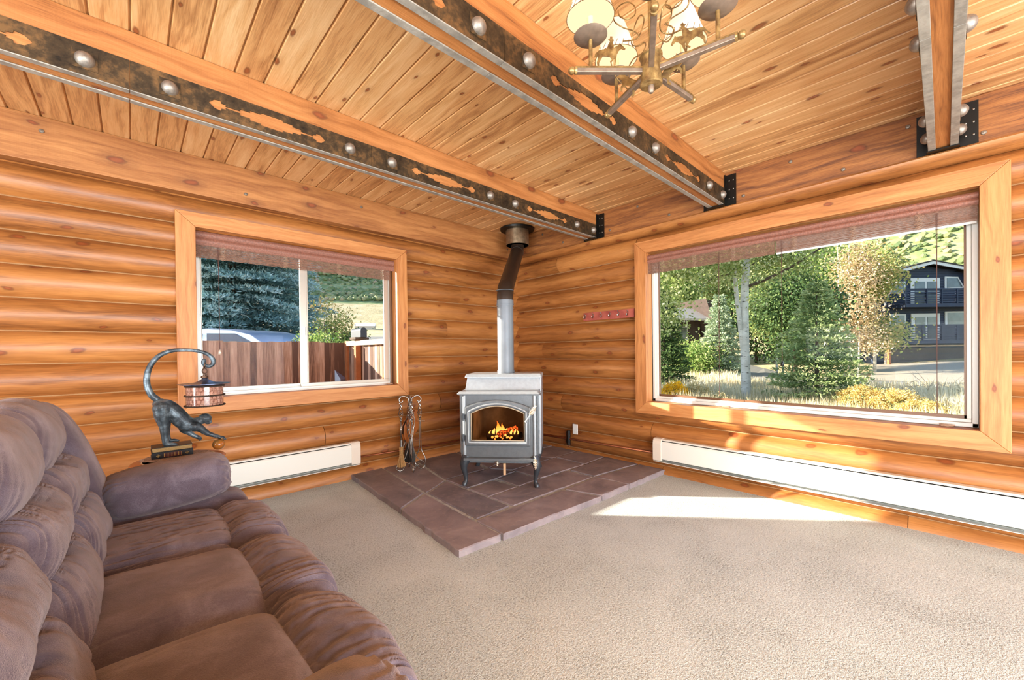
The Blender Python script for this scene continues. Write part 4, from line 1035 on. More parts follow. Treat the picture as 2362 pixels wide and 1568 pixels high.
def book(loc, L, W, H, label, spine):
    e = empty('book', loc, 0, label, 'book')
    one('page_block', 'gilt', lambda b: b.box(.004, L - .004, .006 if spine else .004, W - .004, .003, H - .003), e)
    def cv(b):
        b.box(0, L, 0, W, 0, .003); b.box(0, L, 0, W, H - .003, H)
        if spine: b.box(0, L, -.003, .006, 0, H)
        else: b.box(0, L, W - .004, W, 0, H)
    one('cover', 'book', cv, e, bevel=.001)
    if spine:
        one('spine_label', 'maroon', lambda b: b.box(L * .28, L * .72, -.0042, -.002, .006, H - .006), e)
        def g(b):
            for x in (.29, .38, .47, .54, .63, .70): b.box(L * x, L * x + .003, -.0052, -.0035, .008, H - .008)
            for x in (.155, .845):
                for dx, dz, q in ((0, 0, .0042), (.007, 0, .0026), (-.007, 0, .0026), (0, .007, .0026), (0, -.007, .0026)):
                    b.prism([(L * x + dx - q, H / 2 + dz), (L * x + dx, H / 2 + dz - q), (L * x + dx + q, H / 2 + dz), (L * x + dx, H / 2 + dz + q)], lambda a, c, d: (a, -.0035 - d, c), .0016)
        one('gilt_ornament', 'gold', g, e)
    return e
book((-3.665, -.775, TH + .006), .19, .145, .036, 'black book with maroon and gilt spine, lower of the two under the monkey lamp', True)
book((-3.663, -.778, TH + .0425), .186, .14, .027, 'black book with gilt page edges showing, upper of the two under the monkey lamp', False)
BT = TH + .0695
MA = ((-3.69595, 3.65709e-4, -6.19e-6), (1.27584, -3.185e-5, -4.6238e-4))
def mk(cx, cy, y=-.70): return Vector((MA[0][0] + MA[0][1] * cx + MA[0][2] * cy, y, MA[1][0] + MA[1][1] * cx + MA[1][2] * cy))
ml = empty('monkey_lamp', (-3.60, -.70, BT), 0, 'bronze monkey table lamp, lantern shade hanging from the curled tail', 'table lamp'); MLO = Vector(ml.location)
DZ = BT - mk(300, 1330).z
def mp(cx, cy, y=-.70): return mk(cx, cy, y) + Vector((0, 0, DZ)) - MLO
def smooth_chain(pts, rad, k=6):
    P = [Vector(p) for p in pts]; out = []; ro = []
    for i in range(len(P) - 1):
        p0, p1, p2, p3 = P[max(i - 1, 0)], P[i], P[i + 1], P[min(i + 2, len(P) - 1)]
        for j in range(k):
            t = j / k; out.append(.5 * ((2 * p1) + (-p0 + p2) * t + (2 * p0 - 5 * p1 + 4 * p2 - p3) * t * t + (-p0 + 3 * p1 - 3 * p2 + p3) * t ** 3)); ro.append(rad[i] * (1 - t) + rad[i + 1] * t)
    out.append(P[-1]); ro.append(rad[-1]); return out, ro
def f(b):
    def ch(pts, rad, n=16):
        o_, r_ = smooth_chain(pts, [q * 1.14 + .0016 for q in rad]); b.tube(o_, r_, n)
        b.sphere(o_[0], r_[0], 12); b.sphere(o_[-1], r_[-1], 12)
    U = 3.657e-4
    yn, yf = -.728, -.672
    # trunk
    ch([mp(215, 800), mp(270, 830), mp(350, 880), mp(440, 960), mp(520, 1040), mp(600, 1075), mp(680, 1075)], [q * U for q in (78, 108, 112, 108, 104, 98, 70)], 20)
    ch([mp(640, 1060), mp(720, 1035), mp(790, 1010)], [q * U for q in (75, 62, 55)])           # neck
    b.sphere(mp(800, 1002), 96 * U, 18, (1.05, .85, .9)); b.sphere(mp(850, 1045), 56 * U, 14, (1.0, .8, .85)); b.sphere(mp(878, 1042), 30 * U, 12)
    b.sphere(mp(868, 985), 32 * U, 12, (1.1, 1.5, .6))
    for yy in (-.728, -.672): b.sphere(mp(795, 1000, yy), 20 * U, 10, (.9, .5, 1.2))
    # hind legs
    ch([mp(235, 850, yn), mp(240, 960, yn), mp(265, 1080, yn), mp(275, 1200, yn), mp(285, 1290, yn), mp(300, 1312, yn)], [q * U for q in (100, 82, 55, 40, 34, 30)])
    ch([mp(290, 1312, yn), mp(350, 1312, yn), mp(420, 1322, yn)], [q * U for q in (28, 24, 15)], 12)
    ch([mp(255, 850, yf), mp(300, 980, yf), mp(305, 1100, yf), mp(310, 1200, yf), mp(330, 1265, yf - .0), mp(350, 1285, yf)], [q * U for q in (90, 62, 42, 32, 26, 22)])
    ch([mp(345, 1290, yf), mp(400, 1285, yf), mp(455, 1292, yf)], [q * U for q in (22, 20, 13)], 12)
    # far arm pushing down on the books, near arm reaching to the ball
    ch([mp(520, 1110, yf), mp(520, 1150, yf - .0), mp(590, 1190, yf), mp(660, 1235, yf), mp(735, 1270, yf)], [q * U for q in (52, 44, 36, 28, 24)])
    for dy, L in ((-.010, 0), (-.003, 12), (.004, 12), (.011, 4)): ch([mp(725, 1265, yf + dy), mp(748 + L, 1275, yf + dy), mp(738 + L, 1300, yf + dy)], [q * U for q in (13, 11, 8)], 8)
    ch([mp(660, 1100, yn), mp(730, 1125, yn), mp(830, 1195, yn), mp(930, 1232, yn - .002), mp(1010, 1262, yn + .01)], [q * U for q in (70, 52, 34, 26, 24)])
    for dy, L in ((-.012, -8), (-.004, 8), (.004, 10), (.012, 0)): ch([mp(1000, 1258, yn + .01 + dy), mp(1050 + L, 1262, yn + .01 + dy), mp(1082 + L, 1292, yn + .01 + dy)], [q * U for q in (14, 12, 8)], 8)
    ch([mp(990, 1262, yn + .018), mp(1000, 1280, yn + .03)], [q * U for q in (13, 8)], 8)
o = one('monkey_body', 'bronze', f, ml)
rm = o.modifiers.new('remesh', 'REMESH'); rm.mode = 'VOXEL'; rm.voxel_size = .0024; rm.use_smooth_shade = True
sm = o.modifiers.new('smooth', 'SMOOTH'); sm.iterations = 6; sm.factor = .5
def f(b):
    U = 3.657e-4
    p = [(190, 745), (120, 690), (75, 600), (60, 520), (65, 430), (95, 330), (160, 230), (260, 150), (380, 105), (500, 90), (640, 85), (760, 98), (860, 135), (915, 190), (915, 250), (875, 285)]
    r_ = [46, 42, 40, 38, 37, 35, 33, 31, 28, 26, 25, 26, 28, 32, 30, 27]
    o_, rr = smooth_chain([mp(*q) for q in p] + [mp(830, 285), mp(785, 255), mp(790, 215)], [q * U * 1.14 for q in r_ + [24, 30, 32]]); b.tube(o_, rr, 16); b.sphere(o_[-1], rr[-1], 12)
one('monkey_tail', 'bronze', f, ml, smooth=True)
for yy in (-.727, -.673): one('eye', 'blackp', (lambda yy: lambda b: b.sphere(mp(868, 1008, yy + (.006 if yy < -.7 else -.006)), .0035, 8))(yy), ml, smooth=True)
SC = mp(805, 700); sx_ = SC.x
def f(b):
    b.tube([(sx_ + .012 * math.cos(a), -.70 - MLO.y, mp(805, 355).z + .016 * math.sin(a)) for a in [i * math.pi / 8 for i in range(16)]], .0035, 8, closed=True)
    b.tube([(sx_, -.70 - MLO.y + .010 * math.cos(a), mp(805, 270).z + .020 * math.sin(a)) for a in [i * math.pi / 8 for i in range(16)]], .0035, 8, closed=True)
one('chain_link', 'capb', f, ml, smooth=True)
zt = mp(805, 540).z
cap = one('shade_cap', 'cap', lambda b: b.lathe([(.0, zt + .042), (.014, zt + .040), (.022, zt + .030), (.045, zt + .018), (.08, zt + .008), (.115, zt + .004), (.133, zt + .008), (.133, zt + .006), (.115, zt + .0), (.09, zt - .004), (.0, zt - .002)], (sx_, 0, 0), 64, None, lambda a, r_, z_: .035 * math.sin(a * 9) * min(1, r_ / .1)), ml, smooth='auto')
one('cap_knob', 'capb', lambda b: b.lathe([(0, zt + .066), (.009, zt + .064), (.009, zt + .057), (.019, zt + .055), (.020, zt + .044), (.012, zt + .036), (0, zt + .034)], (sx_, 0, 0), 20), ml, smooth='auto')
zb_ = mp(805, 825).z
one('mosaic_shade', 'shell', lambda b: b.lathe([(.0955, zb_), (.0965, zt - .004), (.0935, zt - .004), (.0925, zb_), (.0955, zb_)], (sx_, 0, 0), 64), ml, smooth='auto')
for zz, rr in ((zt - .008, .099), ((zt + zb_) / 2, .101), (zb_ + .003, .102)):
    def f(b):
        for ph in (0, math.pi):
            b.tube([(sx_ + (rr + .0025 * math.cos(a * 42 + ph)) * math.cos(a), (rr + .0025 * math.cos(a * 42 + ph)) * math.sin(a), zz + .0025 * math.sin(a * 42 + ph)) for a in [2 * math.pi * i / 240 for i in range(240)]], .0026, 5, closed=True)
    one('rope_band', 'rope', f, ml, smooth=True)
bl = mk(990, 1350); o = one('ball', 'ballm', lambda b: b.sphere((0, 0, 0), .0345, 32), smooth=True)
bz = TH + .0345; bl = mk(992, 1345, -.715); o.location = (bl.x, -.715, bz); tag(o, 'polished amber-brown stone ball under the monkey lamp hand on the side table', 'ball')

# ---------------------------------------------------------------- chandelier
HX, HY, HZ = -2.538, -3.259, 2.08
chd = empty('chandelier', (HX, HY, HZ), 0, 'rustic gold five-arm chandelier with laced parchment shades and cowboy cut-outs', 'chandelier')
one('hub', 'agold', lambda b: b.lathe([(0, -.047), (.031, -.047), (.034, -.044), (.034, -.038), (.031, -.036), (.031, .04), (.035, .043), (.035, .048), (.0, .05)], (0, 0, 0), 32), chd, smooth='auto')
one('hub_finial', 'agrey', lambda b: b.lathe([(0, -.07), (.006, -.069), (.0095, -.062), (.0095, -.05), (.0085, -.046), (0, -.046)], (0, 0, 0), 16), chd, smooth='auto')
one('stem', 'agold', lambda b: b.tube([(0, 0, .05), (0, 0, ZC - HZ - .02)], .008, 12), chd)
one('ceiling_canopy', 'agold', lambda b: b.lathe([(.06, ZC - HZ), (.06, ZC - HZ - .006), (.045, ZC - HZ - .02), (.01, ZC - HZ - .03)], (0, 0, 0), 28), chd, smooth='auto')
horse = [(0, .50), (-.05, .46), (-.09, .34), (-.16, .20), (-.10, .22), (-.06, .36), (.02, .40), (.04, .30), (.0, .16), (.03, .0), (.08, 0), (.075, .14), (.14, .26), (.20, .34), (.34, .32), (.42, .30), (.50, .22), (.44, .12), (.47, .10), (.57, .22), (.54, .34), (.56, .30), (.58, .14), (.56, 0), (.61, 0), (.64, .16), (.66, .34), (.72, .46), (.80, .52), (.90, .46), (.94, .50), (.86, .60), (.80, .66), (.76, .72), (.73, .66), (.64, .62), (.56, .58), (.56, .66), (.52, .78), (.56, .82), (.55, .87), (.52, .88), (.52, .96), (.45, .98), (.43, .90), (.38, .88), (.42, .85), (.44, .80), (.38, .72), (.34, .58), (.2, .57), (.08, .56)]
calf = [(0, .6), (-.1, .5), (-.2, .62), (-.22, .58), (-.1, .42), (0, .46), (.05, .3), (-.05, .1), (0, .0), (.06, .02), (.05, .12), (.16, .3), (.3, .36), (.5, .34), (.56, .2), (.5, .05), (.56, .02), (.64, .16), (.66, .34), (.74, .44), (.9, .5), (.98, .46), (1.0, .54), (.92, .66), (.84, .74), (.86, .86), (.8, .78), (.72, .8), (.7, .7), (.5, .68), (.2, .68)]
calfs = []
for k in range(5):
    a = 1.15 + k * 2 * math.pi / 5; ca, sa_ = math.cos(a), math.sin(a)
    arm = empty('arm', (0, 0, 0), a); arm.parent = chd
    one('arm_bar', 'agrey', lambda b: b.box(.028, .238, -.008, .008, -.008, .008), arm, bevel=.0015)
    one('arm_edge', 'agold', lambda b: (b.box(.028, .238, -.0088, .0088, .004, .0095), b.lathe([(.0115, 0), (.0115, .006), (.0085, .007)], (.234, 0, 0), 14, (1, 0, 0)), b.sphere((.25, 0, 0), .0115, 14)), arm, smooth='auto')
    cx = .19
    one('post', 'agold', lambda b: b.tube([(cx, 0, .006), (cx, 0, .10)], .0062, 10), arm, smooth='auto')
    one('drip_pan', 'agrey', lambda b: b.lathe([(0, .094), (.02, .095), (.044, .101), (.052, .108), (.051, .109), (.04, .104), (0, .099)], (cx, 0, 0), 36), arm, smooth='auto')
    one('candle_sleeve', 'candle', lambda b: b.tube([(cx, 0, .10), (cx, 0, .185)], .0105, 16), arm, smooth='auto')
    one('bulb', 'bulb', lambda b: b.lathe([(.006, .186), (.011, .2), (.0165, .215), (.013, .235), (.005, .255), (0, .262)], (cx, 0, 0), 14), arm, smooth=True)
    sh = one('lamp_shade', 'shade', lambda b: b.lathe([(.073, .165), (.030, .295), (.0285, .295), (.0715, .165)], (cx, 0, 0), 40), arm, smooth='auto')
    def lace(b):
        for i in range(20):
            t = i * math.pi / 10; b.tube([(cx + r_ * math.cos(t + dt), r_ * math.sin(t + dt), z_) for r_, z_, dt in ((.0738, .166, 0), (.0705, .178, .06), (.0668, .190, .12))], .0009, 4)
    one('leather_lacing', 'agold', lace, sh)
    for zz, rr in ((.165, .0735), (.295, .0305)): one('rim_wire', 'agold', lambda b: b.tube([(cx + rr * math.cos(t), rr * math.sin(t), zz) for t in [i * math.pi / 18 for i in range(36)]], .0012, 5, closed=True), sh)
    pl = bpy.data.lights.new('candle_bulb_light', 'POINT'); pl.energy = .95; pl.color = (1, .86, .70); pl.shadow_soft_size = .02
    po = bpy.data.objects.new('candle_bulb_light', pl); C.collection.objects.link(po); po.location = (HX + cx * ca, HY + cx * sa_, HZ + .275)

def at(px, py, D):
    return Vector(CAM) + (fw + rt * ((px - 1181) / FPX) + up * ((784 + SHY - py) / FPX)) * D
HO = Vector((HX, HY, HZ))
def cutout(name, poly, c, az, L, mir, tilt=0):
    """thin forged silhouette standing upright, facing sideways; c = centre in the room"""
    c = Vector(c) - HO; X = Vector((math.cos(az), math.sin(az), 0)); Z = Vector((0, 0, 1)); Y = Z.cross(X)
    X2 = X * math.cos(tilt) + Z * math.sin(tilt); Z2 = Z * math.cos(tilt) - X * math.sin(tilt)
    return fix_normals(one(name, 'agold', lambda b: b.prism(poly, lambda a_, c_, d: c + X2 * ((a_ - .45) * mir * L) + Z2 * ((c_ - .48) * L) + Y * d, .002), chd))
A0 = 1.15; ROTS = [2 * math.pi / 5 * k for k in (1, 2)]
cutout('rider_cutout', horse, at(1408, 118, 1.36), math.radians(-52), .100, 1)
cutout('rider_cutout', horse, at(1585, 84, 1.24), math.radians(-70), .098, -1, .25)
cutout('calf_cutout', calf, at(1449, 190, 1.36), math.radians(-52), .078, -1, -.5)
cutout('calf_cutout', calf, at(1552, 156, 1.26), math.radians(-70), .078, 1, .6)
def lasso(pts, D):
    def f(b): curl(b, [at(x, y, D + .03 * math.sin(i)) - HO for i, (x, y) in enumerate(pts)], .0021, 6)
    one('wire_lasso', 'agold', f, chd, smooth=True)
lasso([(1438, 95), (1462, 92), (1474, 84), (1462, 72), (1438, 64), (1418, 50), (1416, 34), (1428, 14), (1448, 5), (1464, 15), (1464, 34), (1448, 44), (1430, 38), (1426, 24)], 1.34)
lasso([(1474, 84), (1483, 60), (1485, 40), (1476, 36), (1466, 55), (1458, 86), (1458, 103), (1472, 106), (1486, 98), (1489, 106), (1480, 124), (1463, 134), (1452, 150)], 1.33)
lasso([(1570, 68), (1548, 78), (1528, 74), (1522, 60), (1526, 30), (1532, 12), (1546, 16), (1548, 38), (1536, 54), (1552, 40), (1580, 22), (1589, 2), (1578, -14), (1556, -12), (1538, 2), (1536, 14), (1550, 20), (1570, 8), (1576, -8)], 1.24)
lasso([(1534, 56), (1550, 62), (1554, 74), (1540, 96), (1524, 90), (1519, 78)], 1.23)
lasso([(1452, 150), (1449, 168), (1449, 180)], 1.36); lasso([(1408, 140), (1420, 176), (1447, 205)], 1.37); lasso([(1585, 104), (1580, 130), (1560, 165)], 1.26)

# ================================================================ outside
def leafmat(name, cols, trans=.35, rough=.6):
    s = NT(name); at_ = s.n('Attribute', attribute_name='rnd').outputs['Fac']
    c = s.ramp(at_, [(i / (len(cols) - 1), lin(q)) for i, q in enumerate(cols)])
    s.l(c, s.b.inputs['Base Color']); s.b.inputs['Roughness'].default_value = rough; s.b.inputs['Specular IOR Level'].default_value = .2
    t = s.n('BsdfTranslucent'); s.l(c, t.inputs[0]); m = s.n('MixShader'); m.inputs[0].default_value = trans
    s.l(s.b.outputs[0], m.inputs[1]); s.l(t.outputs[0], m.inputs[2]); s.l(m.outputs[0], s.out.inputs[0]); M[name] = s.m
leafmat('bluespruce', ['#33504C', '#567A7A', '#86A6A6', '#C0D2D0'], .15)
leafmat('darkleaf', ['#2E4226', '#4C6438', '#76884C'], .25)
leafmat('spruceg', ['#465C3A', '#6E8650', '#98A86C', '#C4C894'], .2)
leafmat('aspenleaf', ['#6A8040', '#A0AA5E', '#CCCC8C', '#E6E0B4'], .45)
leafmat('greenleaf', ['#4E7434', '#7E9A4C', '#AEBC6E', '#D0D094'], .45)
leafmat('orangeleaf', ['#8C8458', '#BCA276', '#D4B892', '#E0CCB0'], .4)
leafmat('mixleaf', ['#5E7840', '#94A058', '#C6B472', '#D8A468'], .4)
leafmat('paleleaf', ['#7A9070', '#9CAC88', '#BEC6A6'], .3)
leafmat('grassm', ['#A09A6A', '#CDBA8C', '#E8D6AE', '#F2E8CC'], .3)
leafmat('yellowm', ['#C4A050', '#DCC074', '#ECD89C'], .35)
leafmat('yellowb', ['#E8A810', '#FFC81E', '#FFD640'], .35)
leafmat('palegold', ['#C4A866', '#DAC48C', '#EADCB0'], .35)
leafmat('scrubm', ['#5E6E48', '#7E8A5C', '#A2A274', '#C2A488'], .2)
leafmat('twigm', ['#7A6048', '#A48A6C', '#C4AC8C'], .0)
def blades(name, c, d, L, W, rnd, m, parent=None, mats=None, mi=None):
    """rhombic leaves: c base (n,3), d unit direction, L length, W width"""
    c = np.asarray(c, float); d = np.asarray(d, float); n = len(c)
    d /= np.linalg.norm(d, axis=1)[:, None] + 1e-9
    r = np.random.normal(size=(n, 3)); s_ = np.cross(d, r); s_ /= np.linalg.norm(s_, axis=1)[:, None] + 1e-9
    L = np.broadcast_to(L, (n,))[:, None]; W = np.broadcast_to(W, (n,))[:, None] / 2
    v = np.stack([c, c + d * L * .45 + s_ * W, c + d * L, c + d * L * .45 - s_ * W], 1).reshape(-1, 3)
    me = bpy.data.meshes.new(name); me.vertices.add(4 * n); me.vertices.foreach_set('co', v.ravel())
    me.loops.add(4 * n); me.loops.foreach_set('vertex_index', np.arange(4 * n)); me.polygons.add(n)
    me.polygons.foreach_set('loop_start', np.arange(n) * 4); me.polygons.foreach_set('loop_total', np.full(n, 4))
    ms = mats or [m]
    for q in ms: me.materials.append(M[q])
    if mi is not None: me.polygons.foreach_set('material_index', mi)
    me.update(); a = me.attributes.new('rnd', 'FLOAT', 'FACE'); a.data.foreach_set('value', np.clip(rnd, 0, 1).astype(np.float32))
    o = bpy.data.objects.new(name, me); C.collection.objects.link(o)
    if parent is not None: o.parent = parent
    return o
M['bark_w'] = None
s = NT('white_aspen_bark'); co = s.n('TexCoord').outputs['Object']
n1 = s.noise(s.map(co, (3, 3, 14)), 2.2, 3, .6); n2 = s.noise(s.map(co, (2, 2, 3)), 1.6, 2)
s.l(s.mix(s.ramp(n1, [(.60, (0, 0, 0)), (.68, (1, 1, 1))]), s.ramp(n2, [(.3, lin('#B2AA9A')), (.7, lin('#DED8CA'))]), lin('#463E36')), s.b.inputs['Base Color']); s.b.inputs['Roughness'].default_value = .8; M['bark_w'] = s.m
M['bark_b'] = simple('brown_bark', lin('#5C4A3A'), .9, 0, .5, 10, .4, 4)
M['picket'] = None
s = NT('weathered_picket'); uv = s.n('UVMap').outputs[0]; ar = s.n('Attribute', attribute_name='rnd').outputs['Fac']
n1 = s.noise(s.map(uv, (2, 30, 1)), 1.5, 4, .6); f_ = s.math('ADD', s.math('MULTIPLY', n1, .8), s.math('MULTIPLY', s.math('SUBTRACT', ar, .5), .6))
s.l(s.ramp(f_, [(.2, lin('#5E4232')), (.42, lin('#A07A60')), (.65, lin('#CBA88E'))]), s.b.inputs['Base Color']); s.b.inputs['Roughness'].default_value = .85; M['picket'] = s.m
M['raillt'] = simple('pale_rail', lin('#CDB59C'), .8, 0, 0, 0, .15, 6)
M['postor'] = simple('orange_post', lin('#B06A3C'), .8, 0, 0, 0, .25, 8)
M['asphalt'] = simple('asphalt', lin('#8C867C'), .9, 0, .3, 6, .12, 3)
M['drive'] = simple('driveway', lin('#B0A28C'), .9, 0, .3, 6, .15, 3)
M['siding'] = simple('navy_log_siding', lin('#222F46'), .7, 0, 0, 0, .25, 2)
M['htrim'] = simple('white_house_trim', lin('#D2CEC8'), .6)
M['hglass'] = simple('dark_house_glass', lin('#2E363C'), .15, 0, 0, 0, .5, 1.2, None, lin('#4E5A5C'))
M['garage'] = simple('brown_garage_door', lin('#4A3E36'), .7, 0, 0, 0, .25, 3)
M['roofd'] = simple('dark_shingles', lin('#3A3634'), .9, 0, .6, 20, .3, 4)
M['brownh'] = simple('brown_cabin_wall', lin('#4A3C34'), .8, 0, 0, 0, .3, 2)
M['broof'] = simple('brown_cabin_roof', lin('#4E3E36'), .8, 0, .4, 12, .25, 3)
M['truckp'] = simple('silver_blue_paint', lin('#9CA6BE'), .25, .4)
M['tglass'] = simple('tinted_truck_glass', lin('#1C2E4C'), .6, 0, 0, 0, 0, 8, .1)
M['shedm'] = simple('shed_siding', lin('#C8B8A8'), .8); M['shedr'] = simple('shed_roof', lin('#E4DCD4'), .6)
M['mailb'] = simple('mailbox_metal', lin('#2A2E34'), .5, .3)
# terrain
s = NT('dry_ground'); co = s.n('TexCoord').outputs['Object']
n1 = s.noise(co, .35, 5, .6); n2 = s.noise(co, 3, 5, .65)
c = s.ramp(s.math('ADD', s.math('MULTIPLY', n1, .5), s.math('MULTIPLY', n2, .5)), [(.35, lin('#9A8C5E')), (.5, lin('#C8B080')), (.65, lin('#E0CCA4'))])
s.l(c, s.b.inputs['Base Color']); s.b.inputs['Roughness'].default_value = .95; s.l(s.bump(n2, .6, .1), s.b.inputs['Normal']); M['earth'] = s.m
s = NT('scrub_hillside'); co = s.n('TexCoord').outputs['Object']
n1 = s.noise(co, .12, 5, .65); n2 = s.noise(co, .5, 4, .6)
s.l(s.ramp(s.math('ADD', s.math('MULTIPLY', n1, .5), s.math('MULTIPLY', n2, .5)), [(.36, lin('#5E6C40')), (.5, lin('#828E58')), (.64, lin('#AEA478'))]), s.b.inputs['Base Color']); s.b.inputs['Roughness'].default_value = .95; M['hillm'] = s.m
def hA(D): return np.interp(D, [0, 7, 12, 30, 48, 62, 84, 88, 100, 260], [-.6, -.35, -.15, 2.2, 3.4, 4.6, 10.9, 11.3, 15.5, 112])
def hB(D): return np.interp(D, [0, 14, 38, 60, 90, 260], [-.62, -.62, -.85, 1.0, 7, 130])
def height(x, y):
    dx, dy = x - CAM[0], y - CAM[1]; D = math.hypot(dx, dy); a = math.degrees(math.atan2(dy, dx))
    t = min(1, max(0, (a - 44) / 10)) if a < 150 else 1
    q = float(hA(D)) * t + float(hB(D)) * (1 - t); lo = min(1, max(0, (a - 88) / 12))
    return q * (1 - lo) + min(q, -.2 + D * .004) * lo
b = MB(); Ds = [2, 6, 9, 12, 16, 21, 27, 34, 42, 52, 64, 76, 80, 84, 92, 104, 125, 150, 180, 215, 260]
an = np.radians(np.arange(-8, 150, 2.0)); nA = len(an)
rows = []
for i, D in enumerate(Ds):
    rows.append(b.add([(CAM[0] + D * math.cos(a), CAM[1] + D * math.sin(a), height(CAM[0] + D * math.cos(a), CAM[1] + D * math.sin(a)) + (mn.noise(Vector((math.cos(a) * D * .02, math.sin(a) * D * .02, 1))) * D * .03 if D > 84 else 0)) for a in an]))
b.mat('earth')
for i in range(len(Ds) - 1):
    if Ds[i] == 84: b.mat('hillm')
    for k in range(nA - 1): b.face((rows[i] + k, rows[i] + k + 1, rows[i + 1] + k + 1, rows[i + 1] + k))
tag(fix_normals(b.build('ground', None, smooth=True)), kind='structure')
# flatten under the house is not needed: the room floor stands above the ground
def strip(name, pts, m, dz, lab):
    def f(b):
        i0 = b.add([(p[0], p[1], height(p[0], p[1]) + dz) for p in pts]); n = len(pts) // 2
        for i in range(n - 1): b.face((i0 + 2 * i, i0 + 2 * i + 1, i0 + 2 * i + 3, i0 + 2 * i + 2))
    o = fix_normals(one(name, m, f)); tag(o, kind='structure'); return o
def densify(pp, k=8):
    out = []
    for (a, b_), (c, d) in zip(pp[:-1], pp[1:]):
        for i in range(k):
            t = i / k; out += [tuple(np.array(a) * (1 - t) + np.array(c) * t), tuple(np.array(b_) * (1 - t) + np.array(d) * t)]
    return out + list(pp[-1])
strip('road', densify([((40, 22), (62, 27)), ((31.0, 11.0), (50, 18)), ((20.4, -1.0), (29.2, .4)), ((20.8, -4.5), (29.4, -4.7)), ((22, -14), (31, -14))]), 'asphalt', .05, '')
strip('driveway', densify([((28.6, -.8), (41.5, .2)), ((29.2, -6.5), (46, -6.6))], 5), 'drive', .075, '')
strip('far_road', densify([((4.5, 15.5), (9, 27)), ((8.5, 13.5), (16, 24)), ((14, 10), (24, 19))]), 'asphalt', .12, '')
# scrub on the hillsides: nobody could count it
n = 2600; cs = []; 
b = MB(); b.mat('scrubm')
ico = bmesh.new(); bmesh.ops.create_icosphere(ico, subdivisions=1, radius=1); iv = [v.co.copy() for v in ico.verts]; ifc = [[v.index for v in f.verts] for f in ico.faces]; ico.free()
V_, F_, Rn = [], [], []
for i in range(14000):
    if i % 2: a = math.radians(R.uniform(50, 88)); D = 87 + 110 * R.random() ** 1.4
    else: a = math.radians(R.uniform(-6, 46)); D = 70 + 130 * R.random() ** 1.3
    x, y = CAM[0] + D * math.cos(a), CAM[1] + D * math.sin(a); z = height(x, y) + (mn.noise(Vector((math.cos(a) * D * .02, math.sin(a) * D * .02, 1))) * D * .03 if D > 84 else 0)
    r_ = R.uniform(.3, .8) * (D / 110) ** .8; hb = len(V_); sz = R.uniform(.7, 1.1)
    V_ += [(x + v.x * r_ * R.uniform(.75, 1.25), y + v.y * r_ * R.uniform(.75, 1.25), z + (v.z * sz + .5) * r_) for v in iv]; q = min(1, max(0, R.gauss(.45, .28)))
    F_ += [[hb + k for k in f] for f in ifc]; Rn += [min(1, max(0, q + R.uniform(-.12, .12))) for _ in ifc]
me = bpy.data.meshes.new('hillside_scrub'); me.from_pydata(V_, [], F_); me.materials.append(M['scrubm']); a_ = me.attributes.new('rnd', 'FLOAT', 'FACE'); a_.data.foreach_set('value', Rn)
o = bpy.data.objects.new('hillside_scrub', me); C.collection.objects.link(o); tag(o, 'green and tan scrub oak covering the distant hillsides', 'scrub', kind='stuff')
# fences
def fence(name, label, p0, p1, ztop, zbot, facing):
    root = empty(name, (0, 0, 0), 0, label, 'fence', 'weathered picket fence panels')
    p0, p1 = Vector(p0), Vector(p1); d = (p1 - p0); L = d.length; d.normalize(); nr = Vector((-d.y, d.x, 0)) * facing
    def f(b):
        t = 0
        while t < L:
            wdt = R.uniform(.088, .097); zt_ = ztop + R.uniform(-.012, .012); o_ = p0 + d * t + nr * R.uniform(0, .006)
            x_, y_ = (d * wdt), (nr * .018)
            b.hexa([(*(o_ )[:2], zbot), (*(o_ + x_)[:2], zbot), (*(o_ + x_ + y_)[:2], zbot), (*(o_ + y_)[:2], zbot), (*(o_)[:2], zt_), (*(o_ + x_)[:2], zt_), (*(o_ + x_ + y_)[:2], zt_), (*(o_ + y_)[:2], zt_)], 2)
            t += wdt + R.choice([0, .001, .001, .003])
    fix_normals(one('picket_panel', 'picket', f, root)); return root, d, nr, L
fr, d, nr, L = fence('picket_fence', 'weathered brown picket fence running straight across behind the smaller window', (-7.5, 4.2, 0), (-.62, 4.2, 0), 1.435, -.35, 1)
one('corner_post', 'postor', lambda b: b.box(-.67, -.56, 4.1, 4.2, -.4, 1.46), fr, bevel=.006)
fr, d, nr, L = fence('picket_fence', 'sunlit picket fence with pale top rail and orange posts, right end of the smaller window', (-.62, 4.1, 0), (-.62, 1.0, 0), 1.43, -.35, 1)
one('top_rail', 'raillt', lambda b: b.box(-.685, -.64, 1.0, 4.08, 1.36, 1.45), fr, bevel=.004)
for yy in (3.50, 1.9): one('post', 'postor', (lambda yy: lambda b: b.box(-.735, -.64, yy, yy + .09, -.4, 1.355))(yy), fr, bevel=.004)
one('diagonal_brace', 'postor', lambda b: b.obox((-.69, 3.25, .0), (.045, 0, 0), (0, .07, 0), (0, -1.25, 1.3), 2), fr)
def mailbox(px, D, z0, z1, label, w_=.16):
    p = at(px, 790, D); g = height(p.x, p.y)
    e = empty('mailbox', (p.x, p.y, g), 0, label, 'mailbox', None)
    one('post', 'postor', lambda b: b.box(-.05, .05, -.05, .05, 0, z0 - g), e)
    one('post_cap', 'bark_b', lambda b: b.box(-.13, .13, -.13, .13, z0 - g, z0 - g + .04), e)
    def f(b):
        pr_ = [(-w_ / 2, 0), (w_ / 2, 0), (w_ / 2, .12)] + [(w_ / 2 * math.cos(t * math.pi / 8), .12 + w_ / 2 * math.sin(t * math.pi / 8)) for t in range(1, 8)] + [(-w_ / 2, .12)]
        b.prism(pr_, lambda a, c, d_: (a, -.2 + d_, z0 - g + .04 + c), .45)
    fix_normals(one('box', 'mailb', f, e))
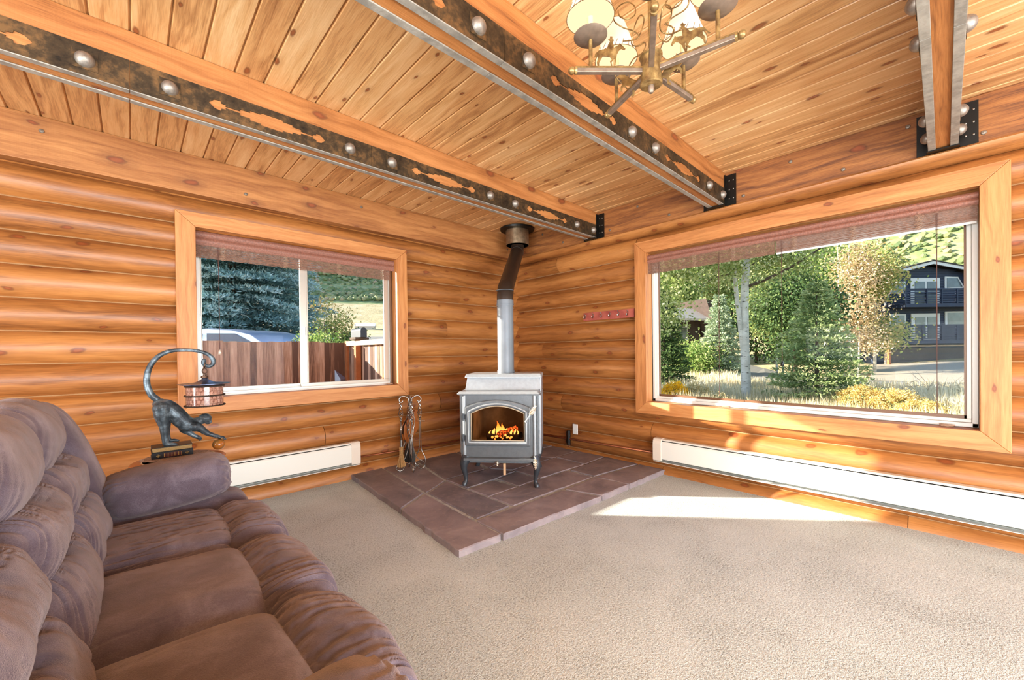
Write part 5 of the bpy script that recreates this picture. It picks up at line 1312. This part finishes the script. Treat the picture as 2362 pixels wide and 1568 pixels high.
mailbox(803, 11.5, 1.60, 1.8, 'dark mailbox on a capped post just beyond the fence corner', .14)
mailbox(829, 7.6, 1.47, 1.65, 'black mailbox on an orange post to the right of the capped one', .12)
# truck beyond the fence
def truck():
    o = at(585, 800, 9.4); X = (at(690, 788, 9.0) - at(468, 764, 9.6)); X.z = 0; X.normalize()
    e = empty('pickup_truck', (o.x, o.y, height(o.x, o.y)), math.atan2(X.y, X.x), 'silver-blue pickup truck roof showing above the fence in front of the blue spruce', 'truck')
    zr = 1.80 - e.location.z
    prof = [(-2.6, .45), (2.9, .45), (2.95, .9), (2.7, zr - .72), (1.55, zr - .62), (1.12, zr - .36), (.72, zr - .14), (.25, zr - .04), (-.4, zr), (-1.3, zr - .01), (-1.75, zr - .06), (-2.0, zr - .35), (-2.1, zr - .62), (-2.6, zr - .65)]
    def f(b):
        n = len(prof); ys_ = (-.92, -.80, .80, .92)
        rows = [b.add([(p[0], y * (.86 if p[1] > zr - .5 else 1), p[1] - (.03 if abs(y) > .9 and p[1] > zr - .5 else 0)) for p in prof]) for y in ys_]
        for r in range(3):
            for i in range(n): b.face((rows[r] + i, rows[r] + (i + 1) % n, rows[r + 1] + (i + 1) % n, rows[r + 1] + i))
        b.face([rows[0] + i for i in range(n)]); b.face([rows[3] + i for i in range(n)])
    fix_normals(one('body', 'truckp', f, e, smooth='auto'))
    def g(b):
        for s_ in (-1, 1):
            yy = s_ * .80
            b.prism([(-1.75, zr - .40), (-.52, zr - .40), (-.52, zr - .12), (-1.62, zr - .13)], lambda a, c, d_: (a, yy + d_ * s_, c), .012)
            b.prism([(-.38, zr - .40), (.95, zr - .40), (.35, zr - .14), (-.38, zr - .12)], lambda a, c, d_: (a, yy + d_ * s_, c), .012)
    fix_normals(one('side_windows', 'tglass', g, e))
    for x in (-1.7, 1.85):
        for s_ in (-.85, .85): one('wheel', 'blackp', (lambda x, s_: lambda b: b.tube([(x, s_ - .1, .38), (x, s_ + .1, .38)], .38, 24))(x, s_), e)
    return e
truck()
# vegetation
def conifer(label, base, H, Rb, z0, nlev, m, nb=13, needles=26, nl=.11, nw=.035, droop=.25, seed=1, name='spruce_tree', shape=1.0, group=None):
    rs = np.random.RandomState(seed); root = empty(name, base, 0, label, 'tree', group)
    one('trunk', 'bark_b', lambda b: b.tube([(0, 0, 0), (0, 0, H * .5), (0, 0, H * .97)], [H * .018, H * .011, .01], 10), root)
    c_, d_, r_ = [], [], []; bl = []
    for lv in range(nlev):
        t = lv / nlev; z = z0 + (H - z0) * t; L0 = Rb * (1 - t) ** shape
        for k in range(nb):
            a = 2 * math.pi * (k + rs.rand()) / nb; L = L0 * rs.uniform(.72, 1.1) + .08; hue = rs.uniform(-.15, .15)
            dirh = np.array([math.cos(a), math.sin(a), 0]); side = np.array([-math.sin(a), math.cos(a), 0])
            m_ = max(3, int(L / .14)); tz = rs.uniform(-.1, .1)
            for j in range(m_):
                u = (j + .6) / m_; p = dirh * L * u + np.array([0, 0, z + tz + L * (.12 * u - droop * u * u)])
                tw = (1 - u * .75) * L * .32 + .05
                q = max(3, int(needles * (.5 + u * .6)))
                sgn = rs.choice([-1, 1], q); e = rs.rand(q)
                pos = p + (side * (sgn * e * tw)[:, None]) + dirh * (e * tw * .55)[:, None] + rs.normal(size=(q, 3)) * .018 + np.array([0, 0, -1]) * (e * tw * .15)[:, None]
                dd = side * (sgn * .6)[:, None] + dirh * .9 + rs.normal(size=(q, 3)) * .5 + np.array([0, 0, .25])
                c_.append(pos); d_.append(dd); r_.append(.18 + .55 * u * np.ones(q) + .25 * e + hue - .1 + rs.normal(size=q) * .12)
    c_ = np.concatenate(c_); n = len(c_)
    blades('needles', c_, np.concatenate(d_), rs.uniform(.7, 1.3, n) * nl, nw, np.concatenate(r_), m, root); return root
def leafy(label, base, H, crown, n, m, size=.07, K=60, cs=.28, trunks=((0, 0, .09),), bark='bark_b', seed=1, name='leafy_tree', group=None, cat='tree', limbs=6, shell=.55):
    """crown: list of ellipsoids (cx, cy, cz, rx, ry, rz) relative to the base"""
    rs = np.random.RandomState(seed); root = empty(name, base, 0, label, cat, group)
    def f(b):
        for (tx_, ty_, tr) in trunks:
            b.tube([(tx_, ty_, 0), (tx_ * 1.1 + .02, ty_ * 1.1, H * .35), (tx_ * 1.2, ty_ * 1.2 + .03, H * .7), (tx_ * 1.3, ty_ * 1.3, H * .95)], [tr, tr * .85, tr * .6, tr * .2], 10)
        for i in range(limbs):
            e_ = crown[i % len(crown)]; z_ = H * rs.uniform(.3, .8); tx_, ty_, tr = trunks[i % len(trunks)]
            q = (e_[0] + rs.uniform(-.7, .7) * e_[3], e_[1] + rs.uniform(-.7, .7) * e_[4], min(e_[2] + rs.uniform(-.2, .8) * e_[5], H)); s0 = (tx_ * 1.15, ty_ * 1.15, z_ * .8)
            b.tube([s0, tuple(.5 * (s0[j] + q[j]) + (.05 if j == 2 else 0) for j in range(3)), q], [tr * .35, tr * .2, .008], 6)
    one('trunk', bark, f, root, smooth=True)
    vol = np.array([e[3] * e[4] * e[5] for e in crown]); pr_ = vol / vol.sum()
    ci = rs.choice(len(crown), K, p=pr_); dv = rs.normal(size=(K, 3)); dv /= np.linalg.norm(dv, axis=1)[:, None]
    rad = (shell + (1 - shell) * rs.rand(K)) ; E_ = np.array(crown)[ci]; cen = E_[:, :3] + dv * rad[:, None] * E_[:, 3:]
    li = rs.randint(0, K, n); pos = cen[li] + rs.normal(size=(n, 3)) * cs * np.array([1, 1, .75]); hue = rs.normal(size=K) * .16
    dd = rs.normal(size=(n, 3)); dd[:, 2] -= .3
    blades('foliage', pos, dd, rs.uniform(.7, 1.3, n) * size, size * .85, .48 + hue[li] + rs.normal(size=n) * .17, m, root); return root
def gz(p, dz=0): return (p.x, p.y, height(p.x, p.y) + dz)
# --- through the smaller window
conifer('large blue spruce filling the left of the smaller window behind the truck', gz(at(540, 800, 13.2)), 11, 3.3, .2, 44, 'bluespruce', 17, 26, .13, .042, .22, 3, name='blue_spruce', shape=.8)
leafy('pale green leafy shrub between the blue spruce and the fence corner', gz(at(765, 790, 11.2)), 2.6, [(0, 0, 1.5, .75, .7, 1.3), (.35, -.3, 1.1, .5, .5, .9)], 9000, 'mixleaf', .055, 50, .17, ((0, 0, .03), (.1, .05, .025), (-.1, 0, .02)), seed=5, name='tall_shrub', cat='shrub')
leafy('bright green bush low at the fence, right of the blue spruce', gz(at(745, 790, 9.5)), 1.9, [(0, 0, 1.15, .6, .5, .75)], 7000, 'greenleaf', .05, 36, .14, ((0, 0, .03),), seed=6, name='green_bush', cat='shrub')
e = at(843, 757, 56); e = empty('shed', gz(e), math.radians(-30), 'small pale shed in the tan field far beyond the fence', 'shed')
one('walls', 'shedm', lambda b: b.box(-1.25, 1.25, -.8, .8, 0, .62), e)
one('roof', 'shedr', lambda b: b.hexa([(-1.35, -.95, .58), (1.35, -.95, .58), (1.35, .95, .58), (-1.35, .95, .58), (-1.35, -.05, 1.1), (1.35, -.05, 1.1), (1.35, .05, 1.1), (-1.35, .05, 1.1)], 0), e)
# --- through the big window
ap = at(1722, 900, 11.5); g0 = height(ap.x, ap.y)
asp = empty('aspen_tree', (ap.x, ap.y, g0), 0, 'nearest grey-white aspen trunk with a fork and leafy branches, left half of the big window', 'tree')
def rel(px, py, D): return tuple(at(px, py, D) - Vector((ap.x, ap.y, g0)))
def f(b):
    pts = [(0, 0, -.1), rel(1721, 890, 11.5), rel(1718, 800, 11.5), rel(1717, 700, 11.55), rel(1722, 600, 11.6), rel(1726, 500, 11.7), rel(1722, 400, 11.8)]
    o_, r_ = smooth_chain(pts, [.135, .125, .115, .108, .095, .08, .06]); b.tube(o_, r_, 18)
    for q in range(9): b.sphere(Vector(o_[6 + q * 3]) + Vector((-.07, -.05 * (q % 2), .02)), .045, 8, (1, 1, .35))
one('trunk', 'bark_w', f, asp, smooth=True)
def f(b):
    o_, r_ = smooth_chain([rel(1716, 830, 11.5), rel(1706, 740, 11.5), rel(1697, 660, 11.5), rel(1690, 560, 11.5), rel(1688, 480, 11.5)], [.06, .062, .055, .045, .03]); b.tube(o_, r_, 12)
one('second_stem', 'bark_w', f, asp, smooth=True)
def f(b):
    for pts, rr in (([rel(1728, 660, 11.5), rel(1775, 640, 11.3), rel(1830, 612, 11.1), rel(1895, 570, 10.8), rel(1960, 520, 10.6)], [.05, .04, .032, .022, .01]),
                    ([rel(1700, 630, 11.5), rel(1650, 640, 11.2), rel(1600, 670, 10.9)], [.02, .014, .006]), ([rel(1710, 600, 11.5), rel(1620, 600, 11), rel(1550, 640, 10.7)], [.02, .014, .006]),
                    ([rel(1720, 620, 11.5), rel(1770, 590, 11.6), rel(1830, 570, 11.8)], [.02, .014, .006])):
        o_, r_ = smooth_chain(pts, rr); b.tube(o_, r_, 8)
one('branches', 'bark_b', f, asp, smooth=True)
rs = np.random.RandomState(4); cs_ = []
for (px, py, D, n) in [(1560, 630, 10.8, 260), (1545, 680, 10.8, 240), (1590, 625, 10.9, 200), (1620, 600, 11, 220), (1580, 690, 10.9, 90), (1650, 630, 11.2, 150), (1665, 600, 11.2, 320), (1690, 575, 11.3, 300), (1745, 575, 11.5, 300), (1780, 600, 11.5, 300), (1760, 640, 11.5, 220),
                       (1820, 590, 11.2, 300), (1850, 610, 11.2, 180), (1540, 590, 10.7, 300), (1580, 560, 10.8, 300), (1690, 620, 11.4, 200), (1740, 690, 11.6, 120), (1555, 740, 10.8, 140), (1530, 720, 10.8, 160), (1630, 570, 11, 300), (1880, 580, 11, 150), (1710, 540, 11.5, 300), (1800, 560, 11.5, 300), (1640, 520, 11, 300), (1560, 520, 11, 300)]:
    cs_.append(np.array(rel(px, py, D)) + rs.normal(size=(int(n * 1.5), 3)) * np.array([.26, .26, .2]))
cs_ = np.concatenate(cs_); dd = rs.normal(size=cs_.shape); dd[:, 2] -= .5
blades('foliage', cs_, dd, .075, .07, .45 + rs.normal(size=len(cs_)) * .25, 'aspenleaf', asp)
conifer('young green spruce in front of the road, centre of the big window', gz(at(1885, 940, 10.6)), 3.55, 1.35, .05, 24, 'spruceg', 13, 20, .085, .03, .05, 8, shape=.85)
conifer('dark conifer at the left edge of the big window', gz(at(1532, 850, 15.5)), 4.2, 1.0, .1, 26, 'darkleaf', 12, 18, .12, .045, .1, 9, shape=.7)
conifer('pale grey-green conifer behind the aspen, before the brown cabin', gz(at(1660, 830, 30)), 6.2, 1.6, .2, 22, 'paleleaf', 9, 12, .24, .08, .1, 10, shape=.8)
G_ = 'leafy trees across the road'
for (lab, px, D, H, crown, n, m, sz, sd_x, tr, bk) in [
  ('dark green leafy tree right behind the young spruce', 1835, 19, 5.6, [(0, 0, 3.6, 1.6, 1.6, 1.9)], 15000, 'darkleaf', .12, 11, ((0, 0, .1),), 'bark_b'),
  ('bright green tall tree above the young spruce', 1905, 32, 10.5, [(0, 0, 7, 1.7, 1.7, 3.4)], 11000, 'greenleaf', .2, 12, ((0, 0, .13),), 'bark_w'),
  ('tan and orange aspen clump left of the dark blue house', 1960, 27, 9.4, [(0, 0, 5.8, 1.2, 1.2, 3.3), (.4, -.5, 3.4, .8, .8, 1.6)], 9000, 'orangeleaf', .12, 13, ((0, 0, .07), (.5, -.4, .06), (-.4, .4, .06)), 'bark_w'),
  ('green tree with orange tips touching the roof of the dark blue house', 2018, 28.5, 9.2, [(-.3, .2, 7.2, 1.2, 1.2, 1.9), (.2, -.2, 3.6, 1.2, 1.2, 1.5)], 13000, 'mixleaf', .14, 14, ((0, 0, .1),), 'bark_w'),
  ('slim white-trunked aspens in the middle distance behind the power of trees', 1792, 30, 8.5, [(0, 0, 5.6, 1.9, 1.9, 2.6)], 14000, 'aspenleaf', .17, 15, ((0, 0, .09), (.35, -.3, .08), (.9, -.8, .08)), 'bark_w'),
  ('round olive bush beside the brown cabin', 1600, 30, 2.5, [(0, 0, 1.3, 1.2, 1.2, 1.0)], 8000, 'greenleaf', .13, 16, ((0, 0, .06),), 'bark_b'),
  ('tall yellow-green tree high behind the nearest aspen', 1690, 47, 14, [(0, 0, 9, 3, 3, 5)], 13000, 'aspenleaf', .22, 17, ((0, 0, .15),), 'bark_b'),
  ('green tree at the far left above the brown cabin', 1560, 46, 13, [(0, 0, 9, 2.6, 2.6, 4.4)], 11000, 'greenleaf', .26, 18, ((0, 0, .15),), 'bark_b'),
  ('deep green trees filling the gap behind the slim aspens', 1745, 40, 9, [(0, 0, 4.4, 2.4, 2.4, 4.2), (2, -2, 4, 2.2, 2.2, 3.6)], 15000, 'darkleaf', .24, 19, ((0, 0, .15),), 'bark_b'),
  ('mid green tree between the slim aspens and the orange clump', 1860, 36, 11, [(0, 0, 6, 2.2, 2.2, 4.6)], 14000, 'greenleaf', .22, 20, ((0, 0, .15),), 'bark_b')]:
    lab = lab.replace(' behind the power of trees', '')
    p = at(px, 850, D); leafy(lab, gz(p), H, crown, n, m, sz, 70, .36 * (1 + D / 60), tr, bk, sd_x, group=G_)
# dark blue gambrel house
hp = at(2134, 858, 34.5); HS = 34.5 / FPX
hs = empty('house', (hp.x, hp.y, hp.z), math.atan2(-.684, .729), 'dark blue gambrel-roofed house with white trim, balconies and brown garage door', 'house')
def hu(px): return (px - 2134) * HS
def hv(py): return (858 - py) * HS
gam = [(-4.3, 0), (4.9, 0), (4.9, 2.3), (4.3, 5.6), (3.15, hv(630)), (0, hv(613)), (-3.15, hv(634)), (-4.05, 5.6), (-4.3, 2.3)]
fix_normals(one('walls', 'siding', lambda b: b.prism(gam, lambda a, c, d_: (a, d_, c), 8), hs))
def f(b):
    z = .2
    while z < hv(625):
        w_ = 4.2 if z < 2.3 else (4.2 - (z - 2.3) * .05 if z < 5.6 else 4.0 - (z - 5.6) * .45)
        b.box(-w_, w_, -.03, 0, z, z + .17); z += .22
one('log_siding', 'siding', f, hs, bevel=.03, seg=1)
def f(b):
    P = gam[3:8]
    for (a0, c0), (a1, c1) in zip(P[:-1], P[1:]):
        b.obox((a0, -.75, c0), (a1 - a0, 0, c1 - c0), (0, .12, 0), (0, 0, .24), 0)
one('white_fascia', 'htrim', f, hs)
def f(b):
    P = gam[3:8]
    for (a0, c0), (a1, c1) in zip(P[:-1], P[1:]): b.obox((a0, -.8, c0 + .24), (a1 - a0, 0, c1 - c0), (0, 9, 0), (0, 0, .1), 0)
one('roof', 'roofd', f, hs)
def win(pts, fw_=.14):
    q = [(hu(a), hv(c)) for a, c in pts]; cx = sum(p[0] for p in q) / len(q); cz = sum(p[1] for p in q) / len(q)
    w_ = fix_normals(one('window', 'htrim', lambda b: b.prism(q, lambda a, c, d_: (a, -.10 + d_, c), .1), hs))
    q2 = [(cx + (p[0] - cx) * .8, cz + (p[1] - cz) * .8) for p in q]
    fix_normals(one('pane', 'hglass', lambda b: b.prism(q2, lambda a, c, d_: (a, -.12 + d_, c), .03), w_))
    return w_
win([(2050, 677), (2087, 676), (2087, 649), (2063, 650)]); win([(2178, 668), (2223, 665), (2208, 640), (2178, 639)])
def slider(x0, x1, y0, y1):
    w_ = one('sliding_door', 'htrim', lambda b: b.box(hu(x0), hu(x1), -.1, 0, hv(y1), hv(y0)), hs)
    m_ = (x0 + x1) / 2
    for a, c in ((x0 + 9, m_ - 1), (m_ + 4, x1 - 7)): one('pane', 'hglass', (lambda a, c: lambda b: b.box(hu(a), hu(c), -.13, -.1, hv(y1 - 2), hv(y0 + 8)))(a, c), w_)
slider(2099, 2166, 642, 704); slider(2100, 2166, 723, 783)
win([(2178, 752), (2232, 752), (2232, 719), (2178, 719)]); win([(2050, 752), (2088, 752), (2088, 724), (2050, 724)])
def balcony(x0, x1, yt, yb, posts):
    def f(b):
        for k in range(6): z = hv(yb) + (hv(yt) - hv(yb)) * (k + .5) / 6; b.box(hu(x0), hu(x1), -1.42, -1.36, z - .045, z + .045)
        b.box(hu(x0), hu(x1), -1.45, -1.33, hv(yt) - .05, hv(yt) + .04)
    o = one('balcony_rail', 'siding', f, hs)
    one('deck', 'siding', lambda b: b.box(hu(x0), hu(x1), -1.45, 0, hv(yb) - .32, hv(yb) - .04), hs)
    for p in posts: one('rail_post', 'siding', (lambda p: lambda b: b.box(hu(p) - .05, hu(p) + .05, -1.46, -1.3, hv(yb) - .1, hv(yt)))(p), o)
balcony(2052, 2262, 672, 703, (2052, 2099, 2132, 2166, 2215, 2260)); balcony(2012, 2262, 752, 784, (2012, 2050, 2090, 2132, 2166, 2215, 2260))
gd = one('garage_door', 'garage', lambda b: [b.box(hu(2042), hu(2256), -.12, 0, .02 + i * .52, .5 + i * .52) for i in range(4)] and None, hs)
one('garage_trim', 'raillt', lambda b: (b.box(hu(2038), hu(2042), -.16, 0, 0, hv(797)), b.box(hu(2038), hu(2260), -.16, 0, hv(799), hv(796))), hs)
one('porch_post', 'postor', lambda b: b.box(hu(2016), hu(2020), -1.4, -1.2, 0, hv(795)), hs)
# brown A-frame cabin
cp2 = at(1592, 800, 40); cb = empty('cabin', gz(cp2), math.atan2(-.684, .729) + .3, 'brown steep-roofed cabin among the trees at the left of the big window', 'cabin')
cs2 = 46 / FPX
one('walls', 'brownh', lambda b: b.box(-3.5, 1.2, 0, 6, 0, 5.2), cb)
fix_normals(one('steep_roof', 'broof', lambda b: b.prism([(.5, 6.5), (1.2, 6.3), (2.2, 3.1), (1.7, 2.9)], lambda a, c, d_: (a, -1.6 + d_, c), 9), cb))
fix_normals(one('low_roof', 'shedm', lambda b: b.hexa([(-4.2, -1.4, 4.4), (1.6, -1.4, 4.4), (1.6, .6, 5.6), (-4.2, .6, 5.6), (-4.2, -1.4, 4.6), (1.6, -1.4, 4.6), (1.6, .6, 5.8), (-4.2, .6, 5.8)], 0), cb))
for x in (-2.6, -.8): 
    w_ = one('window', 'htrim', (lambda x: lambda b: b.box(x - .45, x + .45, -.06, 0, 2.6, 3.9))(x), cb); one('pane', 'hglass', (lambda x: lambda b: b.box(x - .36, x + .36, -.09, -.06, 2.7, 3.8))(x), w_)
# rabbitbrush
def brush(label, px, py, D, r_, h_, m, seed, n=2600):
    rs = np.random.RandomState(seed); p = at(px, py, D); g = height(p.x, p.y)
    root = empty('rabbitbrush', (p.x, p.y, g), 0, label, 'bush', 'flowering rabbitbrush outside the big window')
    k = 700; a = rs.rand(k) * 6.283; q = np.sqrt(rs.rand(k)); st_ = np.stack([np.cos(a) * q * .1, np.sin(a) * q * .1, np.zeros(k)], 1)
    tp = np.stack([np.cos(a) * q * r_, np.sin(a) * q * r_, h_ * (1 - .35 * q * q) * rs.uniform(.8, 1.05, k)], 1)
    blades('stems', st_, tp - st_, np.linalg.norm(tp - st_, axis=1), .02, rs.rand(k) * .8, 'spruceg', root)
    li = rs.randint(0, k, n); pos = st_[li] + (tp - st_)[li] * rs.uniform(.35, .9, n)[:, None] + rs.normal(size=(n, 3)) * .02
    blades('leaves', pos, rs.normal(size=(n, 3)) + np.array([0, 0, .8]), .06, .012, rs.rand(n), 'paleleaf', root)
    n2 = int(n * 1.6); li = rs.randint(0, k // 2, n2); pos = tp[li] + rs.normal(size=(n2, 3)) * np.array([.035, .035, .022])
    blades('flowers', pos, rs.normal(size=(n2, 3)), .032, .028, rs.rand(n2), m, root)
brush('bright yellow rabbitbrush at the lower left corner of the big window', 1556, 905, 10.5, .40, .98, 'yellowb', 31)
brush('pale gold rabbitbrush beside the bright yellow one', 1608, 905, 10.8, .42, .92, 'palegold', 32)
brush('thin gold rabbitbrush left of the aspen trunk', 1655, 930, 10.2, .35, .72, 'palegold', 33, 1500)
brush('golden rabbitbrush right of the young spruce', 1990, 930, 9.4, .55, .92, 'yellowm', 34, 4200)
brush('golden rabbitbrush below the garage, largest of the row', 2065, 940, 8.9, .55, .90, 'yellowm', 35, 4200)
brush('golden rabbitbrush nearest the glass under the house', 2130, 960, 8.0, .5, .74, 'yellowm', 36, 4200)
brush('small golden rabbitbrush touching the foot of the young spruce', 1925, 955, 8.8, .34, .5, 'yellowm', 37, 2200)
# twig pile
rs = np.random.RandomState(9); p = at(2190, 915, 11.5); n = 900
pos = rs.normal(size=(n, 3)) * np.array([.75, .6, .18]) + np.array([p.x, p.y, height(p.x, p.y) + .35])
dd = rs.normal(size=(n, 3)) * np.array([1, 1, .45]); o = blades('brush_pile', pos, dd, rs.uniform(.3, .9, n), .014, rs.rand(n), 'twigm'); tag(o, 'heap of dry tangled twigs on the ground at the right of the big window', 'brush pile', kind='stuff')
# dry grass
def grass(label, n, a0, a1, D0, D1, h0, h1, seed):
    rs = np.random.RandomState(seed); a = np.radians(rs.uniform(a0, a1, n)); D = D0 + (D1 - D0) * rs.rand(n) ** 1.2
    x = CAM[0] + D * np.cos(a); y = CAM[1] + D * np.sin(a); z = np.array([height(q, w_) for q, w_ in zip(x, y)])
    keep = ~((x > 19.5) & (x < 46) & (y < 20) & (y - .0 < (x - 20) * 1.0 + 0) ) & (x > .5)
    x, y, z = x[keep], y[keep], z[keep]; n = len(x); d_ = rs.normal(size=(n, 3)) * np.array([.22, .22, 0]) + np.array([0, 0, 1])
    L = rs.uniform(h0, h1, n); cl = np.array([mn.noise(Vector((q * .6, w_ * .6, 2))) for q, w_ in zip(x, y)])
    o = blades('dry_grass', np.stack([x, y, z], 1), d_, L * (1 + .5 * cl), .016 + .001 * D[keep], .45 + .6 * cl + rs.normal(size=n) * .18, 'grassm'); tag(o, label, 'grass', kind='stuff')
grass('tall dry tan grass in the yard outside the big window', 90000, -3, 46, 7, 21, .35, .8, 21)
grass('dry grass along the far side of the road before the trees', 9000, 18, 44, 24, 44, .3, .7, 22)
